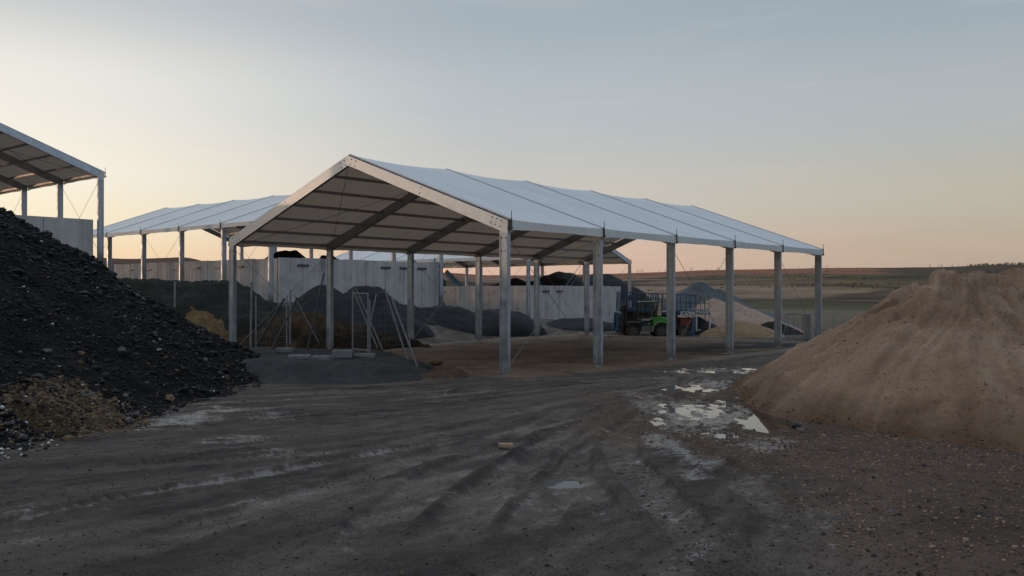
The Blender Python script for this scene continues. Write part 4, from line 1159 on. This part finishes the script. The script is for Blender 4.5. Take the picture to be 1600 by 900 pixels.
# small wire cage and thin posts beyond the rear of the tent
p = at(1246, 529, 53.2)
t = empty('wire_cage', (p.x, p.y, -.06), math.radians(-8), 'small wire cage with a pale solid end between the last two tent posts', 'cage')
mb = MB(); cw, cd, ch = 1.0, .9, 1.46
for x in (-cw / 2 - .14, cw / 2 - .14):
    for y in (-cd / 2, cd / 2): mb.box((x, y, ch / 2), (.035, .035, ch))
for z in (.04, ch): 
    for y in (-cd / 2, cd / 2): mb.box((-.14, y, z), (cw + .02, .04, .045))
    for x in (-cw / 2 - .14, cw / 2 - .14): mb.box((x, 0, z), (.04, cd - .05, .04))
mb.box((-.28, -cd / 2, ch / 2), (.025, .025, ch - .08)); mb.build('frame', M['post_galv'], t)
mb = MB()
for i in range(1, 12): mb.tube((-cw / 2 - .14 + cw * i / 12, -cd / 2, .06), (-cw / 2 - .14 + cw * i / 12, -cd / 2, ch - .02), .004, 4)
for i in range(1, 10): mb.tube((-cw / 2 - .12, -cd / 2, ch * i / 10), (cw / 2 - .16, -cd / 2, ch * i / 10), .004, 4)
mb.build('wire_mesh', M['wire'], t)
mb = MB(); mb.box((cw / 2 + .04, -.05, ch / 2 - .02), (.26, cd - .1, ch - .04)); mb.box((cw / 2 + .04, -.05, ch + .0), (.3, cd - .06, .05)); mb.build('end_panel', M['grey_box'], t, bevel=.01)
for px, pt_, lab in ((1274, 494, 'thin post close left of the last tent post'), (1303, 494, 'thin post right of the last tent post, above the sand'), (1317, 495.5, 'thin short post rightmost beyond the sand heap')):
    a = at(px, 524, 56); b_ = at(px, pt_, 56); pole((a.x, a.y, -.1), b_, .03, lab, group='thin posts beyond the tent')

# ------------------------------------------------------------------ screening machine behind the walls
p = at(690, 448, 80)
t = empty('screening_machine', (p.x, p.y, .5), math.radians(4), 'dark screening machine with blue conveyor and glowing amber sunset glint, in a gap behind the walls', 'machine')
mb = MB(); mb.box((-.3, 0, 2.0), (1.3, 1.6, 2.2)); mb.box((-.35, 0, 3.6), (1.1, 1.4, .9), taper=.85); mb.box((.2, -.85, 2.6), (.5, .1, .4)); mb.box((-.4, -.85, 1.9), (.6, .1, .3)); mb.box((-.1, -.82, 3.15), (.9, .06, .14))
mb.build('body', M['black'], t, bevel=.04)
mb = MB(); mb.tube((.12, -.9, 3.9), (.12, -.9, 4.15), .15, 12); mb.tube((.12, -.9, 4.15), (.12, -.9, 4.22), .09, 12); mb.tube((.12, -.78, 3.2), (.12, -.9, 3.9), .03, 6, mi=1); mb.build('sunset_glint', [M['amber'], M['steel']], t)  # added glowing part drawn as the sunset's reflection on the body
mb = MB(); mb.bar((.32, -.4, 4.0), (2.0, -.5, 2.35), .5, .32, up=(0, -1, 0)); mb.build('conveyor', M['belt_blue'], t, bevel=.02)
mb = MB(); mb.bar((.22, -.55, 3.85), (1.8, -.68, 2.25), .06, .1, up=(0, -1, 0)); mb.build('conveyor_edge', M['cream'], t)
mb = MB()
for x in (-.8, .3):
    for y in (-.6, .6): mb.box((x, y, .45), (.16, .16, .95))
mb.bar((1.8, -.4, .0), (1.75, -.4, 2.5), .08, .08, up=(1, 0, 0)); mb.build('leg', M['steel'], t)

# ------------------------------------------------------------------ hills with fields
SKY = [(-1500, 400), (-300, 399), (0, 401), (145, 402), (200, 404.5), (250, 403), (282, 401.5), (300, 403), (318, 408), (400, 410), (500, 415), (600, 420), (700, 426), (760, 430), (850, 430), (940, 428), (1050, 424.5), (1100, 422), (1200, 420.5), (1290, 418.5), (1400, 418), (1450, 417.5), (1500, 416), (1560, 413.5), (1650, 412), (1900, 406), (3000, 400)]
YR = 900.
def hill(X, Y):
    px = 800 + F * X / Y
    s_ = np.interp(px, [a for a, b in SKY], [b for a, b in SKY])
    zr = CAM_H + (HOR - s_) / F * YR
    t = np.clip((Y - 105) / (YR - 105), 0, 1)
    prof = .30 * t + .70 * t ** 1.5
    z = -.6 + (zr + .6) * prof
    z = z + 4.5 * fbm(X / 130, Y / 130, 4, 101) * np.clip(t * (1 - t) * 4, 0, 1) + .25 * fbm(X / 14, Y / 14, 3, 103) * np.clip(t * 3, 0, 1)
    over = np.clip((Y - YR) / 700, 0, 1)
    return z - over * 25
def hills_mat():
    m, nt, b = new_mat('field_patchwork')
    co = objcoord(nt)
    wn = noise_tex(nt, .006, 3, .5, co)
    def vmath(op, a, b_):
        n = nt.nodes.new('ShaderNodeVectorMath'); n.operation = op
        nt.links.new(a, n.inputs[0])
        if hasattr(b_, 'links'): nt.links.new(b_, n.inputs[1])
        else: n.inputs[1].default_value = b_
        return n.outputs[0]
    warp = vmath('MULTIPLY', vmath('SUBTRACT', wn.outputs['Color'], (.5, .5, .5)), (70, 130, 0))
    cw = vmath('ADD', co, warp)
    mp = nt.nodes.new('ShaderNodeMapping'); nt.links.new(cw, mp.inputs[0])
    mp.inputs['Scale'].default_value = (1 / 150, 1 / 120, 0); mp.inputs['Rotation'].default_value = (0, 0, .6)
    v = nt.nodes.new('ShaderNodeTexVoronoi'); v.inputs['Scale'].default_value = 1.0; nt.links.new(mp.outputs[0], v.inputs['Vector'])
    sep = nt.nodes.new('ShaderNodeSeparateColor'); nt.links.new(v.outputs['Color'], sep.inputs[0])
    fields = ramp(nt, [(0, (0.131, 0.094, 0.062)), (.16, (0.075, 0.069, 0.037)), (.30, (0.188, 0.131, 0.090)), (.44, (0.062, 0.075, 0.037)), (.56, (0.112, 0.094, 0.053)), (.70, (0.056, 0.044, 0.034)), (.82, (0.213, 0.150, 0.106)), (.92, (0.088, 0.088, 0.046))], 'CONSTANT')
    nt.links.new(sep.outputs[0], fields.inputs[0])
    n2 = noise_tex(nt, .03, 6, .65, co); n3 = noise_tex(nt, .25, 4, .7, co)
    g = ramp(nt, [(.3, .42), (.7, 1.6)]); nt.links.new(n2.outputs[0], g.inputs[0])
    c = mixc(nt, .8, fields.outputs[0], g.outputs[0], 'MULTIPLY')
    g3 = ramp(nt, [(.35, .7), (.65, 1.3)]); nt.links.new(n3.outputs[0], g3.inputs[0])
    c = mixc(nt, .7, c, g3.outputs[0], 'MULTIPLY')
    gx = nt.nodes.new('ShaderNodeMapRange'); sx0 = nt.nodes.new('ShaderNodeSeparateXYZ'); nt.links.new(co, sx0.inputs[0])
    nt.links.new(math_(nt, 'SUBTRACT', sx0.outputs[0], math_(nt, 'MULTIPLY', sx0.outputs[1], .22)), gx.inputs[0]); gx.inputs[1].default_value = -15; gx.inputs[2].default_value = 60
    c = mixc(nt, math_(nt, 'MULTIPLY', gx.outputs[0], .8), c, mixc(nt, 1., c, (.72, .76, .54), 'MULTIPLY'))
    # hedges and ditches between fields
    v2 = nt.nodes.new('ShaderNodeTexVoronoi'); v2.feature = 'DISTANCE_TO_EDGE'; v2.inputs['Scale'].default_value = 1.0; nt.links.new(mp.outputs[0], v2.inputs['Vector'])
    e = ramp(nt, [(.02, 1.), (.07, 0.)]); nt.links.new(math_(nt, 'ADD', v2.outputs['Distance'], math_(nt, 'MULTIPLY', math_(nt, 'SUBTRACT', n2.outputs[0], .5), .12)), e.inputs[0])
    c = mixc(nt, math_(nt, 'MULTIPLY', e.outputs[0], .8), c, (.035, .026, .019))
    # orange low sunlight painted along the slope top, dark scrub at the far right
    sx = nt.nodes.new('ShaderNodeSeparateXYZ'); nt.links.new(co, sx.inputs[0])
    q = math_(nt, 'ADD', sx.outputs[1], math_(nt, 'MULTIPLY', math_(nt, 'SUBTRACT', n2.outputs[0], .5), 260))
    top = nt.nodes.new('ShaderNodeMapRange'); nt.links.new(q, top.inputs[0]); top.inputs[1].default_value = 560; top.inputs[2].default_value = 640
    c = mixc(nt, math_(nt, 'MULTIPLY', top.outputs[0], .75), c, (.26, .115, .07))
    q2 = math_(nt, 'SUBTRACT', sx.outputs[0], math_(nt, 'MULTIPLY', q, .40))
    scr = nt.nodes.new('ShaderNodeMapRange'); nt.links.new(q2, scr.inputs[0]); scr.inputs[1].default_value = -5; scr.inputs[2].default_value = 25
    scr2 = nt.nodes.new('ShaderNodeMapRange'); nt.links.new(q, scr2.inputs[0]); scr2.inputs[1].default_value = 400; scr2.inputs[2].default_value = 480
    c = mixc(nt, math_(nt, 'MULTIPLY', math_(nt, 'MULTIPLY', scr.outputs[0], scr2.outputs[0]), .85), c, (.05, .045, .03))
    lf = nt.nodes.new('ShaderNodeMapRange'); nt.links.new(sx.outputs[0], lf.inputs[0]); lf.inputs[1].default_value = -20; lf.inputs[2].default_value = -120
    c = mixc(nt, math_(nt, 'MULTIPLY', lf.outputs[0], .8), c, (.05, .032, .026))
    nt.links.new(c, b.inputs['Base Color']); b.inputs['Roughness'].default_value = .95; b.inputs['Specular IOR Level'].default_value = .1
    bump(nt, b, n3.outputs[0], .5, 1.0)
    return m
M['hills'] = hills_mat()
nr, nc = 260, 420
Yd = np.geomspace(100, 1700, nr); tn = np.linspace(-1.5, 1.5, nc)
Yg, Tg = np.meshgrid(Yd, tn, indexing='ij'); X = Yg * Tg
o = raw_mesh('hills', np.stack([X, Yg, hill(X, Yg)], -1).reshape(-1, 3), grid_quads(nr, nc), M['hills'], True); tag(o, kind='structure')

def hz(X, Y): return float(hill(np.array([X]), np.array([Y]))[0])
def conifer(px, Y, h, label, seed):
    r = random.Random(seed); X = (px - 800) / F * Y; z = hz(X, Y)
    t = empty('pine_tree', (X, Y, z - .2), 0, label, 'tree', 'small pines on the right skyline')
    mb = MB(); mb.tube((0, 0, 0), (0, 0, h * .9), h * .03, 6, r2=h * .01); mb.build('trunk', M['bark'], t)
    mb = MB()
    for k in range(150):
        u = r.random() ** .8; zz = h * (.12 + .86 * u); rad = h * .22 * (1 - u) + .05 * h * r.random()
        a = r.uniform(0, 6.28); rr = rad * r.uniform(.5, 1); s_ = h * .07 * r.uniform(.6, 1.3)
        c = Vector((math.cos(a) * rr, math.sin(a) * rr, zz)); d = [Vector((r.uniform(-1, 1), r.uniform(-1, 1), r.uniform(-.6, .6))) * s_ for _ in range(3)]
        mb.add([c + d[0], c + d[1], c + d[2]], [(0, 1, 2)])
    mb.build('crown', M['needles'], t)
def shrub(px, Y, h, label, seed):
    r = random.Random(seed); X = (px - 800) / F * Y; z = hz(X, Y)
    t = empty('bare_shrub', (X, Y, z - .2), 0, label, 'shrub', 'bare shrubs on the skyline')
    mb = MB()
    for k in range(4): mb.tube((0, 0, 0), (r.uniform(-.3, .3) * h, r.uniform(-.3, .3) * h, h * .6), h * .03, 5, r2=h * .012)
    mb.build('stem', M['bark'], t)
    mb = MB()
    for k in range(130):
        a = r.uniform(0, 6.28); e_ = r.random(); rr = h * .55 * math.sqrt(r.random()) * (1.1 - .5 * e_)
        c = Vector((math.cos(a) * rr * 1.4, math.sin(a) * rr, h * (.25 + .75 * e_))); d = Vector((r.uniform(-1, 1), r.uniform(-1, 1), r.uniform(-.2, 1))).normalized() * h * .2
        w_ = Vector((r.uniform(-1, 1), r.uniform(-1, 1), 0)) * h * .025
        mb.add([c - w_, c + w_, c + d], [(0, 1, 2)])
    mb.build('crown', M['twigs'], t)
PN = ['leftmost small pine on the right skyline', 'slim pine just right of the leftmost skyline pine', 'taller pine of the skyline pair', 'lone pine midway along the right skyline', 'short pine left of the ridge wood', 'pine at the left end of the ridge wood']
for i, (px, h) in enumerate(((1453, 3.4), (1467, 2.7), (1471.5, 3.4), (1488, 2.9), (1497.5, 2.4), (1511.5, 2.9))):
    conifer(px, 895, h, PN[i], i)
SN = ['bare shrub on the skyline just left of the far tent post', 'twin bare shrub beside the far tent post', 'low bare shrub on the skyline left of the third tent post', 'bare shrub touching the third tent post on the skyline', 'wide bare shrub on the skyline right of the third post', 'low bare shrub right of the wide skyline shrub', 'pale bare shrub on the skyline left of the fourth post', 'tiny shrub on the skyline left of the last post', 'small shrub on the skyline right of the last post', 'tiny shrub on the bare skyline above the sand heap foot']
for i, (px, h) in enumerate(((997, 3.2), (1003, 3.4), (1030, 1.9), (1040, 2.3), (1080, 3.6), (1104, 2.4), (1122, 3.2), (1248, 1.8), (1291, 2.8), (1309, 2.0))):
    shrub(px, 893, h, SN[i], 30 + i)
mb = MB(); r = random.Random(8)
def bush(X, Y, h):
    z = hz(X, Y)
    for q in range(5):
        a = r.uniform(0, 6.28); rr = h * .7 * r.random(); s_ = h * .5
        c = Vector((X + math.cos(a) * rr, Y + math.sin(a) * rr, z + h * .6 * r.random()))
        d = [Vector((r.uniform(-1, 1), r.uniform(-1, 1), r.uniform(-.8, .8))) * s_ for _ in range(3)]
        mb.add([c + d[0], c + d[1], c + d[2]], [(0, 1, 2)])
for k in range(26):                                     # hedgerows
    Y0 = r.uniform(230, 860); X0 = r.uniform(-.12, .62) * Y0; a = r.choice((.35, .5, 2.4, .2)) + r.uniform(-.15, .15); L_ = r.uniform(40, 160)
    for q in range(int(L_ / 1.3)):
        if r.random() < .12: continue
        bush(X0 + math.cos(a) * q * 1.3 + r.uniform(-.5, .5), Y0 + math.sin(a) * q * 1.3 + r.uniform(-.5, .5), r.uniform(.35, .95))
for k in range(160): 
    Y0 = r.uniform(420, 890); bush(r.uniform(-.15, .65) * Y0, Y0, r.uniform(.3, .9))
o = mb.build('hillside_scrub', M['twigs_dark']); tag(o, 'low scrub and hedges scattered over the far hillside fields', 'scrub', kind='stuff')
# the ridge wood at far right: one mass
mb = MB(); r = random.Random(5)
for k in range(520):
    px = 1515 + 420 * r.random() ** 1.1; Y = r.uniform(860, 910); X = (px - 800) / F * Y; z = hz(X, Y); h = r.uniform(1.2, 2.6)
    for q in range(7):
        a = r.uniform(0, 6.28); rr = h * .4 * r.random(); s_ = h * .34
        c = Vector((X + math.cos(a) * rr, Y + math.sin(a) * rr, z + h * (.15 + .8 * r.random() * (1 - rr / h))))
        d = [Vector((r.uniform(-1, 1), r.uniform(-1, 1), r.uniform(-1, 1))) * s_ for _ in range(3)]
        mb.add([c + d[0], c + d[1], c + d[2]], [(0, 1, 2)])
o = mb.build('ridge_wood', M['needles']); tag(o, 'dark wood along the far right ridge', 'wood', kind='stuff')

# ------------------------------------------------------------------ sky and light
SUN_AZ = math.radians(-76)      # left of straight ahead
SUN_EL = math.radians(1.6)
w = bpy.data.worlds.new('World'); sc.world = w; w.use_nodes = True
nt = w.node_tree; nt.nodes.clear()
out = nt.nodes.new('ShaderNodeOutputWorld')
sky = nt.nodes.new('ShaderNodeTexSky'); sky.sky_type = 'NISHITA'; sky.sun_disc = False
sky.sun_elevation = SUN_EL; sky.sun_rotation = SUN_AZ; sky.dust_density = 2.0; sky.ozone_density = 1.5
bg1 = nt.nodes.new('ShaderNodeBackground'); bg1.inputs[1].default_value = .05
nt.links.new(sky.outputs[0], bg1.inputs[0])
tc = nt.nodes.new('ShaderNodeTexCoord')
sp = nt.nodes.new('ShaderNodeSeparateXYZ'); nt.links.new(tc.outputs['Generated'], sp.inputs[0])
def lin(r_, g_, b_): return tuple(((c / 255 + .055) / 1.055) ** 2.4 if c > 10 else c / 255 / 12.92 for c in (r_, g_, b_))
zz = nt.nodes.new('ShaderNodeMapRange'); nt.links.new(sp.outputs[2], zz.inputs[0]); zz.inputs[1].default_value = 0; zz.inputs[2].default_value = 1
def sk(stops): 
    r_ = ramp(nt, [(p_, lin(*c_)) for p_, c_ in stops]); r_.color_ramp.interpolation = 'B_SPLINE' if False else 'EASE'; nt.links.new(zz.outputs[0], r_.inputs[0]); return r_.outputs[0]
left = sk([(0, (255, 212, 170)), (.03, (255, 226, 186)), (.07, (255, 241, 210)), (.12, (255, 246, 230)), (.2, (244, 239, 230)), (.3, (199, 202, 204)), (.42, (212, 218, 226)), (.6, (226, 232, 242)), (1, (205, 216, 232))])
mid = sk([(0, (224, 182, 164)), (.04, (222, 191, 172)), (.10, (206, 201, 194)), (.2, (187, 194, 199)), (.3, (168, 179, 189)), (.42, (182, 194, 208)), (.6, (206, 217, 232)), (1, (205, 216, 232))])
rgt = sk([(0, (186, 164, 150)), (.04, (188, 173, 156)), (.10, (189, 184, 171)), (.18, (179, 184, 187)), (.3, (157, 171, 183)), (.42, (160, 175, 192)), (.6, (186, 202, 222)), (1, (205, 216, 232))])
back = sk([(0, (150, 156, 172)), (.08, (168, 172, 186)), (.2, (168, 182, 202)), (.4, (178, 194, 214)), (.6, (190, 205, 225)), (1, (205, 216, 232))])
sd = Vector((math.sin(SUN_AZ), math.cos(SUN_AZ), 0))
nv = nt.nodes.new('ShaderNodeVectorMath'); nv.operation = 'MULTIPLY'; nt.links.new(tc.outputs['Generated'], nv.inputs[0]); nv.inputs[1].default_value = (1, 1, 0)
nn = nt.nodes.new('ShaderNodeVectorMath'); nn.operation = 'NORMALIZE'; nt.links.new(nv.outputs[0], nn.inputs[0])
dt = nt.nodes.new('ShaderNodeVectorMath'); dt.operation = 'DOT_PRODUCT'; nt.links.new(nn.outputs[0], dt.inputs[0]); dt.inputs[1].default_value = sd
ac = math_(nt, 'MULTIPLY', math_(nt, 'ARCCOSINE', dt.outputs['Value']), 180 / math.pi)
def mr(a, b_):
    n = nt.nodes.new('ShaderNodeMapRange'); n.interpolation_type = 'SMOOTHSTEP'; nt.links.new(ac, n.inputs[0]); n.inputs[1].default_value = a; n.inputs[2].default_value = b_; return n.outputs[0]
c = mixc(nt, mr(45, 77), left, mid); c = mixc(nt, mr(72, 110), c, rgt); c = mixc(nt, mr(120, 165), c, back)
# faint streaks of high cloud
mp = nt.nodes.new('ShaderNodeMapping'); nt.links.new(tc.outputs['Generated'], mp.inputs[0]); mp.inputs['Scale'].default_value = (2, 2, 22)
cn = noise_tex(nt, 1.6, 5, .6, mp.outputs[0], .5); cr = ramp(nt, [(.55, 0.), (.8, 1.)]); nt.links.new(cn.outputs[0], cr.inputs[0])
c = mixc(nt, math_(nt, 'MULTIPLY', cr.outputs[0], .2), c, lin(235, 215, 200))
bg2 = nt.nodes.new('ShaderNodeBackground'); nt.links.new(c, bg2.inputs[0]); bg2.inputs[1].default_value = .90
ad = nt.nodes.new('ShaderNodeAddShader'); nt.links.new(bg1.outputs[0], ad.inputs[0]); nt.links.new(bg2.outputs[0], ad.inputs[1])
nt.links.new(ad.outputs[0], out.inputs[0])

su = bpy.data.lights.new('sun', 'SUN'); su.energy = .55; su.angle = math.radians(.5); su.color = (1, .60, .38)
so = bpy.data.objects.new('sun', su); C.objects.link(so)
dv = Vector((math.sin(SUN_AZ) * math.cos(SUN_EL), math.cos(SUN_AZ) * math.cos(SUN_EL), math.sin(SUN_EL)))
so.rotation_euler = dv.to_track_quat('Z', 'Y').to_euler()

cam = bpy.data.cameras.new('camera'); co_ = bpy.data.objects.new('camera', cam); C.objects.link(co_)
cam.sensor_width = 36; cam.lens = 36 * F / 1600; cam.clip_end = 6000; cam.clip_start = .1
co_.location = (0, 0, CAM_H); co_.rotation_euler = (math.pi / 2 + (HOR - 450) / F, 0, 0)
sc.camera = co_
sc.view_settings.view_transform = 'Standard'; sc.view_settings.look = 'None'; sc.view_settings.exposure = 0; sc.view_settings.gamma = 1
sc.cycles.use_denoising = True
sc.cycles.max_bounces = 6; sc.cycles.diffuse_bounces = 3; sc.cycles.glossy_bounces = 3; sc.cycles.transmission_bounces = 3
